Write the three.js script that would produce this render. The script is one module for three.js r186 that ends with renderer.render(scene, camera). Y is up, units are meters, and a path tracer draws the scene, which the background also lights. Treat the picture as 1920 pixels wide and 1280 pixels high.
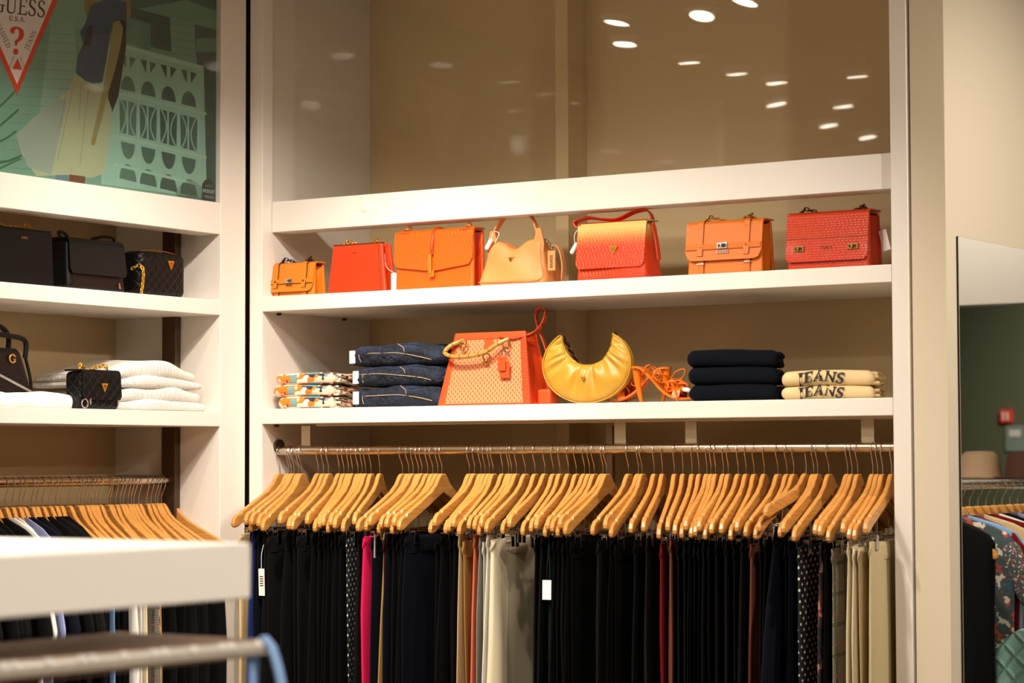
import * as THREE from 'three';
import { RoundedBoxGeometry } from 'three/addons/geometries/RoundedBoxGeometry.js';
import { mergeGeometries, mergeVertices, toCreasedNormals } from 'three/addons/utils/BufferGeometryUtils.js';
import { FontLoader } from 'three/addons/loaders/FontLoader.js';
import { TextGeometry } from 'three/addons/geometries/TextGeometry.js';

// ---------- camera, exposure ----------
const scene = new THREE.Scene();
scene.background = new THREE.Color(0x000000);
const F = 4358.39, CAM = new THREE.Vector3(4.0486, 1.4857, 4.9982);
const camera = new THREE.PerspectiveCamera(2 * Math.atan(640 / F) * 180 / Math.PI, 1.5, 0.05, 60);
camera.rotation.order = 'YXZ';
camera.rotation.set(2.8871 * Math.PI / 180, 32.8627 * Math.PI / 180, -0.1785 * Math.PI / 180);
camera.position.copy(CAM);
camera.focus = 5.95; camera.userData.fStop = 4.3;
camera.updateMatrixWorld(true);
const renderer = new THREE.WebGLRenderer({ antialias: true });
renderer.toneMapping = THREE.LinearToneMapping;
renderer.toneMappingExposure = 0.51;
renderer.shadowMap.enabled = true;

// ceiling lamps: where the glass mirrors one, its place is found from the pixel of that glint, the pane and the ceiling
const CEIL = 2.85, WARM = new THREE.Color().setRGB(1, 0.905, 0.795);
function ray(px, py) { return new THREE.Vector3((px - 960) / F, -(py - 640) / F, -1).applyQuaternion(camera.quaternion); }
function glint(px, py) { const d = ray(px, py), g = CAM.clone().addScaledVector(d, (-0.041 - CAM.z) / d.z); d.z *= -1; g.addScaledVector(d, (CEIL - 0.027 - g.y) / d.y); return [g.x < -0.05 ? -0.1 - g.x : g.x, g.z]; }
// [place, aim x, aim y, aim z, intensity, half angle in degrees]
const LAMPS = [
  [glint(1315, 30), 0.75, 1.3, -0.1, 9, 38], [glint(1155, 43), -0.1, 1.2, 0.7, 5, 40], [glint(1170, 83), 0.1, 0.6, 1.0, 4, 42],
  [[1.22, 1.84], 0.95, 0.95, -0.1, 14, 38], [[1.6, 1.08], 1.3, 1.0, -0.1, 7, 40], [[0.95, 0.98], 0.12, 1.34, 0.16, 17, 40],
  [glint(1290, 118), 0.3, 0, 2.6, 10, 64], [glint(1380, 139), 0.4, 0, 2.9, 10, 64], [glint(1454, 156), 0.6, 0, 3.0, 10, 64], [glint(1606, 144), 0.7, 0, 3.2, 14, 85],
  [glint(1454, 196), 1.2, 0, 3.5, 10, 66], [glint(1580, 200), 0.9, 0, 3.7, 6, 50], [glint(1552, 236), 0.9, 0, 4.0, 6, 50], [glint(1625, 258), 0.9, 0, 4.3, 6, 50],
  [glint(1250, 303), 1.3, 0, 4.2, 8, 50], [glint(1147, 284), 1.3, 0, 3.6, 15, 85], [glint(978, 256), 1.5, 0, 2.6, 15, 85],
  [[4.3, 3.1], 2.1, 1.25, 2.8, 34, 36], [[3.4, 1.5], 2.6, 0.2, 0.9, 15, 80], [[5.0, 4.6], 4.6, 0, 4.4, 18, 62], [[3.2, 6.6], 3.2, 0, 6.4, 14, 60], [[6.5, 1.5], 6.2, 0, 1.5, 14, 60],  // first lamp is added to brighten the display stand; the others are shop downlights
  [[3.5, 0.1], 2.0, 1.45, -0.35, 17, 44], [[3.2, -0.9], 2.66, 1.0, -1.8, 24, 50], [[3.7, -2.4], 2.7, 1.1, -2.2, 24, 50], [[3.7, -3.2], 3.7, 2.3, -4.15, 7, 60], [[3.6, -6.4], 3.7, 1.2, -8.1, 26, 60],  // unseen lamps, added to brighten the end wall, mirrored rack, bulkhead and far wall
];

// ---------- measuring ----------
// a pixel of the photograph gives a direction; the surface that the thing touches gives the distance
function P(px, py, axis, v) { const d = ray(px, py), t = (v - CAM[axis]) / d[axis]; return CAM.clone().addScaledVector(d, t); }
let seed = 7;
function rnd() { seed |= 0; seed = seed + 0x6D2B79F5 | 0; let t = Math.imul(seed ^ seed >>> 15, 1 | seed); t = t + Math.imul(t ^ t >>> 7, 61 | t) ^ t; return ((t ^ t >>> 14) >>> 0) / 4294967296; }
const rr = (a, b) => a + (b - a) * rnd();
function hash(x, y, s = 0) { let h = Math.imul(x | 0, 374761393) + Math.imul(y | 0, 668265263) + Math.imul(s | 0, 1442695041); h = Math.imul(h ^ h >>> 13, 1274126177); return ((h ^ h >>> 16) >>> 0) / 4294967296; }
function vnoise(x, y, s = 0, wrap = 0) {
  const ix = Math.floor(x), iy = Math.floor(y), fx = x - ix, fy = y - iy, w = (i) => wrap ? ((i % wrap) + wrap) % wrap : i;
  const a = hash(w(ix), w(iy), s), b = hash(w(ix + 1), w(iy), s), c = hash(w(ix), w(iy + 1), s), d = hash(w(ix + 1), w(iy + 1), s), u = fx * fx * (3 - 2 * fx), v = fy * fy * (3 - 2 * fy);
  return a + (b - a) * u + (c - a) * v + (a - b - c + d) * u * v;
}

// ---------- textures ----------
function tex(n, fn, srgb, m = n) {
  const data = new Uint8Array(n * m * 4);
  for (let y = 0; y < m; y++) for (let x = 0; x < n; x++) { const c = fn(x / n, y / m, x, y), i = (y * n + x) * 4; if (typeof c === 'number') { data[i] = data[i + 1] = data[i + 2] = c * 255; } else { data[i] = c[0]; data[i + 1] = c[1]; data[i + 2] = c[2]; } data[i + 3] = 255; }
  const t = new THREE.DataTexture(data, n, m); t.wrapS = t.wrapT = THREE.RepeatWrapping; t.magFilter = THREE.LinearFilter; t.minFilter = THREE.LinearFilter;
  if (srgb) t.colorSpace = THREE.SRGBColorSpace; t.needsUpdate = true; return t;
}
function rep(t, s) { const c = t.clone(); c.repeat.set(1 / s, 1 / s); c.needsUpdate = true; return c; }   // one tile every s metres
const clamp = (x, a, b) => Math.min(b, Math.max(a, x));
const T = {};
T.grain = tex(256, (u, v) => 0.35 * vnoise(u * 64, v * 64, 1, 64) + 0.4 * vnoise(u * 32, v * 32, 2, 32) + 0.25 * vnoise(u * 8, v * 8, 3, 8));
T.croc = tex(256, (u, v) => {      // rows of rounded scales
  const rows = 10, r = Math.floor(v * rows), fv = v * rows - r, cols = 6, off = hash(r, 3) * 0.9, uu = u * cols + off, ci = Math.floor(uu), fu = uu - ci;
  const e = Math.min(fu, 1 - fu) * 1.7, f = Math.min(fv, 1 - fv) * 1.1; return clamp(Math.min(e, f) * 4.2, 0, 1) * 0.85 + 0.15 * vnoise(u * 24, v * 24, 5, 24);
});
T.quilt = tex(128, (u, v) => { const a = Math.abs(((u + v) % 1) - 0.5) * 2, b = Math.abs((((u - v) % 1) + 1) % 1 - 0.5) * 2; return Math.pow(clamp(Math.min(1 - a, 1 - b) * 2.2, 0, 1), 0.55); });
T.weave = tex(128, (u, v, x, y) => 0.5 + 0.25 * Math.sin(x * Math.PI / 2) * Math.sin(y * Math.PI / 2) + 0.25 * (hash(x, y) - 0.5));
T.knit = tex(128, (u, v) => 0.5 + 0.5 * Math.sin(u * Math.PI * 16) * (0.8 + 0.2 * Math.sin(v * Math.PI * 64)));
T.denim = tex(256, (u, v, x, y) => { const n = 0.45 + 0.75 * vnoise(u * 5, v * 5, 11, 5) ** 1.5 + 0.2 * vnoise(u * 20, v * 20, 12, 20) + 0.16 * ((x + y) % 4 < 2 ? 1 : -1) * hash(x, y, 4); return [30 * n, 42 * n, 68 * n]; }, true);
T.wood = tex(256, (u, v) => { const g = vnoise(u * 6, v * 90, 8, 0), k = 0.9 + 0.14 * g + 0.06 * (vnoise(u * 3, v * 14, 9) - 0.5); return [212 * k, 148 * k, 74 * k]; }, true);
T.dots = tex(128, (u, v) => { const d = (a, b) => Math.hypot(((u - a + 1.5) % 1) - 0.5, ((v - b + 1.5) % 1) - 0.5); const k = Math.min(d(0.25, 0.25), d(0.75, 0.75)); return k < 0.13 ? [225, 220, 210] : [20, 19, 20]; }, true);
T.plaid = tex(128, (u, v, x, y) => { const a = (x >> 2) % 2, b = (y >> 2) % 2, big = (u > 0.4 && u < 0.6) || (v > 0.42 && v < 0.56); const p = (v > 0.8 && v < 0.86); const k = a && b ? 40 : a || b ? 110 : 205; return p ? [k + 25, k * 0.8, k * 0.72] : big ? [k * 0.75, k * 0.7, k * 0.6] : [k, k * 0.94, k * 0.82]; }, true);
function blotch(cols, base, sc, s, n = 256) {
  return tex(n, (u, v) => { let c = base; cols.forEach(([rgb, th], i) => { const k = 0.65 * vnoise(u * sc, v * sc, s + i, sc) + 0.35 * vnoise(u * sc * 3, v * sc * 3, s + i + 40, sc * 3); if (k > th) c = rgb; }); return c; }, true);
}
T.floral = blotch([[[238, 122, 24], 0.55], [[110, 160, 165], 0.7], [[40, 46, 58], 0.71], [[120, 52, 50], 0.76], [[245, 232, 212], 0.72]], [228, 204, 174], 6, 20);
T.darkfloral = blotch([[[176, 130, 104], 0.58], [[120, 44, 30], 0.68], [[28, 22, 26], 0.66]], [62, 40, 44], 7, 60);
T.tee = blotch([[[60, 90, 110], 0.58], [[190, 70, 50], 0.66], [[220, 205, 180], 0.68]], [70, 80, 78], 9, 90);
T.mono = tex(128, (u, v) => {      // small woven letter blocks in two tones
  const cx = Math.floor(u * 8), cy = Math.floor(v * 8), fu = u * 8 - cx, fv = v * 8 - cy, odd = (cx + cy) % 2;
  const on = odd ? (fu > 0.18 && fu < 0.82 && fv > 0.12 && fv < 0.88 && !(fu > 0.4 && fu < 0.62 && fv > 0.35 && fv < 0.7)) : (fu > 0.4 && fu < 0.6);
  return on && odd ? [190, 62, 22] : on ? [206, 102, 58] : [226, 150, 100];
}, true);
T.wall = tex(128, (u, v) => 0.5 + 0.3 * (vnoise(u * 40, v * 40, 3, 40) - 0.5) + 0.3 * (vnoise(u * 10, v * 10, 4, 10) - 0.5));

// ---------- materials ----------
const M = {};
function mt(name, color, rough = 0.6, o = {}) { const { physical, ...r } = o; const m = new (physical ? THREE.MeshPhysicalMaterial : THREE.MeshStandardMaterial)({ color, roughness: rough, side: THREE.DoubleSide, ...r }); m.name = name; return (M[name] = m); }
mt('laminate', '#e9e1d6', 0.42);
mt('backboard', '#d2ba8d', 0.55);
mt('plaster', '#d9cbb2', 0.85);
mt('gap', '#241a15', 0.9);
mt('ceilingpaint', '#a8977a', 0.9);
mt('floortile', '#8d8476', 0.35);
mt('olive', '#666b52', 0.8);
mt('nickel', '#c9bba6', 0.24, { metalness: 1 });
mt('chrome', '#d8d6d4', 0.12, { metalness: 1 });
mt('satinsteel', '#b8a78c', 0.42, { metalness: 0.85 });
mt('bronze', '#5b4636', 0.45, { metalness: 0.7 });
mt('gold', '#dba63e', 0.26, { metalness: 0.7 });
mt('brass', '#b58b46', 0.3, { metalness: 1 });
mt('darkchain', '#4a3520', 0.3, { metalness: 0.9 });
mt('wood', '#ffffff', 0.3, { map: rep(T.wood, 0.3), roughness: 0.27 });
mt('white', '#f2ede6', 0.6);
mt('paper', '#f4f0ea', 0.7);
mt('ink', '#2a2422', 0.7);
mt('clear', '#ffffff', 0.02, { physical: true, transmission: 1, thickness: 0, ior: 1.5 });
mt('mirror', '#e6e8e4', 0.01, { metalness: 1 });
const leather = (name, color, rough = 0.42, bump = 0.0003, o = {}) => mt(name, color, rough, { bumpMap: rep(T.grain, 0.03), bumpScale: bump, ...o });
const cloth = (name, color, o = {}) => mt(name, color, 0.92, { physical: true, specularIntensity: 0.25, ...o });

// ---------- geometry helpers ----------
function buv(g) {   // uv in metres from the dominant direction of each face
  const p = g.attributes.position; if (!g.attributes.normal) g.computeVertexNormals(); const n = g.attributes.normal, uv = new Float32Array(p.count * 2);
  for (let i = 0; i < p.count; i++) { const ax = Math.abs(n.getX(i)), ay = Math.abs(n.getY(i)), az = Math.abs(n.getZ(i)); uv[2 * i] = ax > ay && ax > az ? p.getZ(i) : p.getX(i); uv[2 * i + 1] = ay > ax && ay > az ? p.getZ(i) : p.getY(i); }
  g.setAttribute('uv', new THREE.BufferAttribute(uv, 2)); return g;
}
function warp(g, fn) { const p = g.attributes.position, v = new THREE.Vector3(); for (let i = 0; i < p.count; i++) { v.fromBufferAttribute(p, i); fn(v); p.setXYZ(i, v.x, v.y, v.z); } g.computeVertexNormals(); return g; }
const box = (w, h, d, x = 0, y = 0, z = 0) => buv(new THREE.BoxGeometry(w, h, d).translate(x, y, z));
const rbox = (w, h, d, r = 0.005, x = 0, y = 0, z = 0, s = 3) => buv(new RoundedBoxGeometry(w, h, d, s, Math.min(r, w / 2.01, h / 2.01, d / 2.01)).translate(x, y, z));
const span = (x0, x1, y0, y1, z0, z1) => box(x1 - x0, y1 - y0, z1 - z0, (x0 + x1) / 2, (y0 + y1) / 2, (z0 + z1) / 2);
const rspan = (x0, x1, y0, y1, z0, z1, r = 0.002) => rbox(x1 - x0, y1 - y0, z1 - z0, r, (x0 + x1) / 2, (y0 + y1) / 2, (z0 + z1) / 2, 2);
// a rounded box with vertices all over, so that it can be bent like cloth or soft leather
function soft3(w, h, d, r, nx = 30, ny = 10, nz = 14) {
  let g = new THREE.BoxGeometry(2, 2, 2, nx, ny, nz); const q = Math.min(r, w / 2.01, h / 2.01, d / 2.01), b = V(w / 2, h / 2, d / 2), p = g.attributes.position, e = (s) => s * (1.42 - 0.42 * s * s), c = V(0, 0, 0), i3 = V(0, 0, 0);
  for (let i = 0; i < p.count; i++) { c.set(e(p.getX(i)) * b.x, e(p.getY(i)) * b.y, e(p.getZ(i)) * b.z); i3.set(clamp(c.x, q - b.x, b.x - q), clamp(c.y, q - b.y, b.y - q), clamp(c.z, q - b.z, b.z - q)); c.sub(i3); if (c.length() > 1e-9) c.setLength(q); c.add(i3); p.setXYZ(i, c.x, c.y, c.z); }
  g.deleteAttribute('normal'); g.deleteAttribute('uv'); g = mergeVertices(g, 1e-6); g.computeVertexNormals(); return g;
}
const V = (x, y, z) => new THREE.Vector3(x, y, z);
const curve = (pts, closed = false) => new THREE.CatmullRomCurve3(pts.map((p) => Array.isArray(p) ? V(...p) : p), closed, 'centripetal');
const tube = (pts, r, n = 24, m = 6, closed = false) => new THREE.TubeGeometry(curve(pts, closed), n, r, m, closed);
const cyl = (r0, r1, h, x = 0, y = 0, z = 0, n = 16) => new THREE.CylinderGeometry(r0, r1, h, n).translate(x, y, z);
// a closed sheet with thickness over fn(u, v)
function sheet(nu, nv, fn, th) {
  const pos = [], idx = [], e = 1e-3, A = V(0, 0, 0), B = V(0, 0, 0);
  const get = (u, v) => { const p = fn(u, v); return Array.isArray(p) ? V(...p) : p; };
  for (let s = 0; s < 2; s++) for (let j = 0; j <= nv; j++) for (let i = 0; i <= nu; i++) {
    const u = i / nu, v = j / nv, p = get(u, v);
    A.copy(get(Math.min(1, u + e), v)).sub(get(Math.max(0, u - e), v)); B.copy(get(u, Math.min(1, v + e))).sub(get(u, Math.max(0, v - e)));
    const n = A.cross(B).normalize(); p.addScaledVector(n, (s ? -0.5 : 0.5) * th); pos.push(p.x, p.y, p.z);
  }
  const W = nu + 1, N = W * (nv + 1), q = (a, b, c, d) => idx.push(a, b, c, a, c, d);
  for (let j = 0; j < nv; j++) for (let i = 0; i < nu; i++) { const a = j * W + i; q(a, a + 1, a + W + 1, a + W); q(N + a, N + a + W, N + a + W + 1, N + a + 1); }
  for (let i = 0; i < nu; i++) { q(i, N + i, N + i + 1, i + 1); const a = nv * W + i; q(a, a + 1, N + a + 1, N + a); }
  for (let j = 0; j < nv; j++) { const a = j * W, b = a + nu; q(a, a + W, N + a + W, N + a); q(b, N + b, N + b + W, b + W); }
  let g = new THREE.BufferGeometry(); g.setAttribute('position', new THREE.Float32BufferAttribute(pos, 3)); g.setIndex(idx);
  g = toCreasedNormals(g, 0.9); return buv(g);
}
// a flat strap along a path; its width lies along the direction w
function strap(pts, w, width, th, n = 32) { const c = curve(pts), d = (Array.isArray(w) ? V(...w) : w).normalize(); return sheet(2, n, (u, v) => c.getPointAt(v).addScaledVector(d, (u - 0.5) * width), th); }
function ext(pts, depth, bevel = 0.002, smooth = 6) {
  const s = pts.isShape ? pts : new THREE.Shape(pts.map(([x, y]) => new THREE.Vector2(x, y)));
  return buv(new THREE.ExtrudeGeometry(s, { depth, bevelEnabled: bevel > 0, bevelThickness: bevel, bevelSize: bevel, bevelOffset: -bevel, bevelSegments: 2, curveSegments: smooth }).translate(0, 0, -depth / 2));
}
function rrect(w, h, r, y0 = 0) { const s = new THREE.Shape(), a = w / 2; s.moveTo(-a + r, y0); s.lineTo(a - r, y0); s.quadraticCurveTo(a, y0, a, y0 + r); s.lineTo(a, y0 + h - r); s.quadraticCurveTo(a, y0 + h, a - r, y0 + h); s.lineTo(-a + r, y0 + h); s.quadraticCurveTo(-a, y0 + h, -a, y0 + h - r); s.lineTo(-a, y0 + r); s.quadraticCurveTo(-a, y0, -a + r, y0); return s; }
function chainGeo(pts, R = 0.005, r = 0.0014) {
  const c = curve(pts), L = c.getLength(), n = Math.max(2, Math.round(L / (R * 1.5))), gs = [];
  for (let i = 0; i <= n; i++) { const t = c.getTangentAt(i / n), g = new THREE.TorusGeometry(R, r, 5, 10); g.scale(1.25, 0.8, 1); g.rotateX(i % 2 ? Math.PI / 2 : 0); g.applyQuaternion(new THREE.Quaternion().setFromUnitVectors(V(1, 0, 0), t)); const p = c.getPointAt(i / n); g.translate(p.x, p.y, p.z); gs.push(g); }
  return mergeGeometries(gs);
}
const merge = (gs) => mergeGeometries(gs.map((g) => { const h = g.index ? g.toNonIndexed() : g; for (const k of Object.keys(h.attributes)) if (!['position', 'normal', 'uv'].includes(k)) h.deleteAttribute(k); return h; }));

// ---------- naming ----------
const taken = {};
function numbered(n) { const k = taken[n] = (taken[n] ?? -1) + 1; return k ? `${n}_${String(k).padStart(3, '0')}` : n; }
function shade(o) { o.castShadow = o.receiveShadow = true; return o; }
function thing(name, label, category, pos = [0, 0, 0], turn = 0, group) { const o = new THREE.Group(); o.name = numbered(name); o.userData = { label, category }; if (group) o.userData.group = group; o.position.set(...pos); o.rotation.y = turn; scene.add(o); return o; }
function part(parent, name, g, m, label) { const o = shade(new THREE.Mesh(g, typeof m === 'string' ? M[m] : m)); o.name = name; if (label) o.userData.label = label; parent.add(o); return o; }
function one(name, g, m, label, category, group) { const o = part(scene, numbered(name), g, m); o.userData = { label, category }; if (group) o.userData.group = group; return o; }
function struct(name, g, m, label, category = 'structure') { const o = part(scene, numbered(name), g, m); o.userData = { label, category, kind: 'structure' }; return o; }

// ---------- the setting ----------
const ZB = -0.5, XB = -0.43, W = 1.869, H1 = 1.934, H2 = 1.6245, L1 = 1.919, L2 = 1.6155;
struct('floor', span(-0.7, 9, -0.1, 0, -8.2, 9.2), 'floortile', 'grey shop floor', 'floor');
struct('ceiling', span(-0.7, 9, CEIL, CEIL + 0.12, -8.2, 9.2), 'ceilingpaint', 'shop ceiling with recessed lamps', 'ceiling');
struct('wall_back', span(-0.7, 2.0, 0, CEIL, -0.62, -0.525), 'plaster', 'beige wall behind the main display cabinet', 'wall');
struct('wall_left', span(-0.7, -0.6, 0, CEIL, -0.62, 9.2), 'plaster', 'beige wall behind the left display cabinet', 'wall');
struct('wall_right', span(9, 9.1, 0, CEIL, -8.2, 9.2), 'plaster', 'plain beige far side wall of the shop', 'wall');
struct('wall_front', span(-0.7, 9, 0, CEIL, 9.1, 9.2), 'plaster', 'plain beige wall behind the viewer', 'wall');
struct('wall_end', span(1.9195, 2.003, 0, CEIL, -4.2, -0.002), 'plaster', 'cream end wall that carries the tall mirror', 'wall');
struct('wall_far', span(1.9, 9, 0, CEIL, -8.2, -8.1), 'olive', 'dark olive wall far behind, seen in the mirror', 'wall');
struct('wall_side', span(1.9, 2.0, 0, CEIL, -8.1, -4.2), 'olive', 'dark olive side wall beyond the mirror', 'wall');
struct('trim_1', span(2.0, 9, 2.12, CEIL, -4.3, -4.15), 'laminate', 'cream bulkhead over the shop opening, seen in the mirror', 'bulkhead');

// ---------- ceiling lamps ----------
mt('glow', '#fff6e8', 0.5, { emissive: '#fff0dc', emissiveIntensity: 45 });
LAMPS.forEach(([[x, z], ax, ay, az, I, deg]) => {
  const t = thing('ceiling_lamp', 'small round adjustable lamp recessed in the shop ceiling, some added for light', 'lamp', [x, CEIL, z], 0, 'recessed ceiling lamps of the shop');
  const ring = new THREE.LatheGeometry([[0.043, 0.0], [0.052, -0.002], [0.054, -0.006], [0.046, -0.008], [0.0405, -0.004], [0.0405, 0]].map(([a, b]) => new THREE.Vector2(a, b)), 32);
  part(t, 'lamp_ring', ring, 'white');
  const dir = V(ax - x, ay - CEIL, az - z).normalize(), q = new THREE.Quaternion().setFromUnitVectors(V(0, -1, 0), dir.clone().lerp(V(0, -1, 0), 0.55).normalize());
  const head = part(t, 'lamp_head', new THREE.CylinderGeometry(0.04, 0.036, 0.02, 28).translate(0, 0.006, 0).applyQuaternion(q).translate(0, -0.022, 0), 'white');
  part(head, 'lamp_glow', new THREE.CircleGeometry(0.037, 28).rotateX(Math.PI / 2).translate(0, -0.0052, 0).applyQuaternion(q).translate(0, -0.022, 0), 'glow', 'glowing round lamp face');
  const s = new THREE.SpotLight(WARM, I, 0, deg * Math.PI / 180, 0.75, 2); s.name = 'ceiling_lamp_spot'; s.castShadow = true; s.shadow.radius = 1.7;
  s.position.set(dir.x * 0.045, -0.022 + dir.y * 0.045, dir.z * 0.045); s.target.position.set(ax - x, ay - CEIL, az - z); t.add(s); t.add(s.target); s.target.name = 'lamp_aim';
});

// ---------- main display cabinet ----------
{
  const c = thing('display_cabinet', 'tall cream shelf cabinet holding the orange bags and the clothes rail below', 'shelving');
  part(c, 'side_panel', rspan(-0.045, 0, 0, CEIL, -0.52, 0), 'laminate');
  part(c, 'side_panel', rspan(W, 1.912, 0, CEIL, -0.52, 0), 'laminate');
  part(c, 'back_panel', span(0, 0.665, 0, CEIL, -0.524, ZB), 'backboard'); part(c, 'back_panel', span(0.667, W, 0, CEIL, -0.524, ZB), 'backboard');
  part(c, 'back_fin', rspan(0.705, 0.746, 0, CEIL, ZB, -0.4), 'backboard');
  const hd = part(c, 'header_rail', rspan(0.001, W - 0.001, 2.115, 2.2, -0.12, -0.0405), 'laminate');
  const k = P(684, 389, 'z', -0.0405); part(hd, 'cover_cap', new THREE.LatheGeometry([[0, 0.0035], [0.0105, 0.003], [0.0125, 0.001], [0.013, 0]].map(([a, b]) => new THREE.Vector2(a, b)), 28).rotateX(Math.PI / 2).translate(k.x, k.y, -0.0405), 'laminate', 'round cream cover cap');
  part(c, 'shelf', rspan(0.0005, W - 0.0005, 1.8924, H1, -0.468, 0), 'laminate');
  const s2 = part(c, 'shelf', rspan(0.0005, W - 0.0005, 1.583, H2, -0.468, 0), 'laminate');
  part(s2, 'rail_channel', span(0.15, W - 0.02, 1.576, 1.583, -0.1, -0.05), 'satinsteel', 'long steel channel under the shelf');
  for (const [px, y, z] of [[520, 1.8924, -0.06], [674, 1.8924, -0.36], [531, 1.583, -0.05]]) part(c, 'shelf_peg', cyl(0.004, 0.004, 0.012, 0, 0, 0, 8).rotateZ(Math.PI / 2).translate(0.012 + (px > 600 ? 0.0 : 0), y - 0.004, z), 'bronze', 'small dark shelf peg');
}
for (const [x0, x1, l] of [[0.002, 0.9965, 'clear glass pane over the empty left half of the main cabinet top'], [0.9985, W - 0.002, 'clear glass pane mirroring many ceiling lamps, main cabinet top']]) {
  one('glass_pane', span(x0, x1, 2.2005, CEIL - 0.002, -0.047, -0.041), 'clear', l, 'glass pane', 'glass panes over the cabinet tops');
}
// clothes rail of the main cabinet with its hangers from the shelf
const RY = 1.5096, RZ = -0.07, RR = 0.0125;
{
  const r = thing('clothes_rail', 'brushed nickel clothes rail under the lower shelf of main cabinet', 'clothes rail', [0, RY, RZ]);
  part(r, 'rod', cyl(RR, RR, W - 0.004, 0, 0, 0, 24).rotateZ(Math.PI / 2).translate(W / 2, 0, 0), 'nickel');
  part(r, 'end_socket', cyl(0.02, 0.02, 0.008, 0, 0, 0, 20).rotateZ(Math.PI / 2).translate(0.0045, 0.012, 0), 'bronze');
  for (const [a, b] of [[0.0788, 0.1104], [1.078, 1.1122], [1.2814, 1.3143], [1.7544, 1.7885]]) part(r, 'bracket', rbox(b - a, 0.056, 0.004, 0.001, (a + b) / 2, 0.0125 + 0.028 + 0.0005, -0.006), 'satinsteel');
  part(r, 'rear_post', span(0.852, 0.872, -1.45, 0.066, -0.36, -0.345), 'satinsteel');
}

// ---------- left display cabinet (its front looks along +x) ----------
const ZL = 0.118, ZE = 2.7, XF = -0.05;
{
  const c = thing('display_cabinet', 'tall cream shelf cabinet holding the black bags beside the corner', 'shelving');
  part(c, 'side_panel', rspan(-0.52, XF, 0, CEIL, 0.011, ZL), 'laminate'); part(c, 'side_panel', rspan(-0.52, XF, 0, CEIL, ZE, ZE + 0.05), 'laminate');
  part(c, 'back_panel', span(-0.52, XB, 0, CEIL, ZL, ZE), 'backboard');
  part(c, 'header_rail', rspan(-0.13, XF - 0.002, 2.1, 2.1865, ZL - 0.009, ZE), 'laminate');
  part(c, 'shelf', rspan(XB + 0.03, XF, L1 - 0.0405, L1, ZL, ZE), 'laminate'); part(c, 'shelf', rspan(XB + 0.03, XF, L2 - 0.04, L2, ZL, ZE), 'laminate');
}
{
  const r = thing('clothes_rail', 'brushed nickel clothes rail on a dark frame in the left cabinet', 'clothes rail', [-0.215, 1.43, ZL]);
  part(r, 'rod', cyl(0.0125, 0.0125, ZE - ZL - 0.03, 0, 0, 0, 24).rotateX(Math.PI / 2).translate(0, 0, (ZE - ZL) / 2 + 0.01), 'nickel');
  part(r, 'frame_post', rspan(-0.024, 0.025, -1.42, 1.39, 0.001, 0.024), 'bronze');
  part(r, 'frame_bar', rspan(-0.2, -0.024, -0.012, 0.013, 0.001, 0.024), 'bronze');
}
one('glass_pane', span(-0.0575, -0.0515, 2.187, CEIL - 0.002, ZL + 0.001, ZE - 0.002), 'clear', 'glass pane in front of the green fashion poster', 'glass pane', 'glass panes over the cabinet tops');
one('acrylic_rack', (() => { const a = P(-20, 690, 'x', -0.05), b = P(118, 762, 'x', -0.05); return merge([sheet(2, 2, (u, v) => [-0.053 - 0.008 * v, L2 + 0.002 + (a.y - L2 - 0.002) * (1 - u) , b.z + (a.z - b.z) * (1 - u) ], 0.003)]); })(), 'clear', 'clear sloping acrylic sheet before the black handbag on left shelf', 'sign holder');

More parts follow.
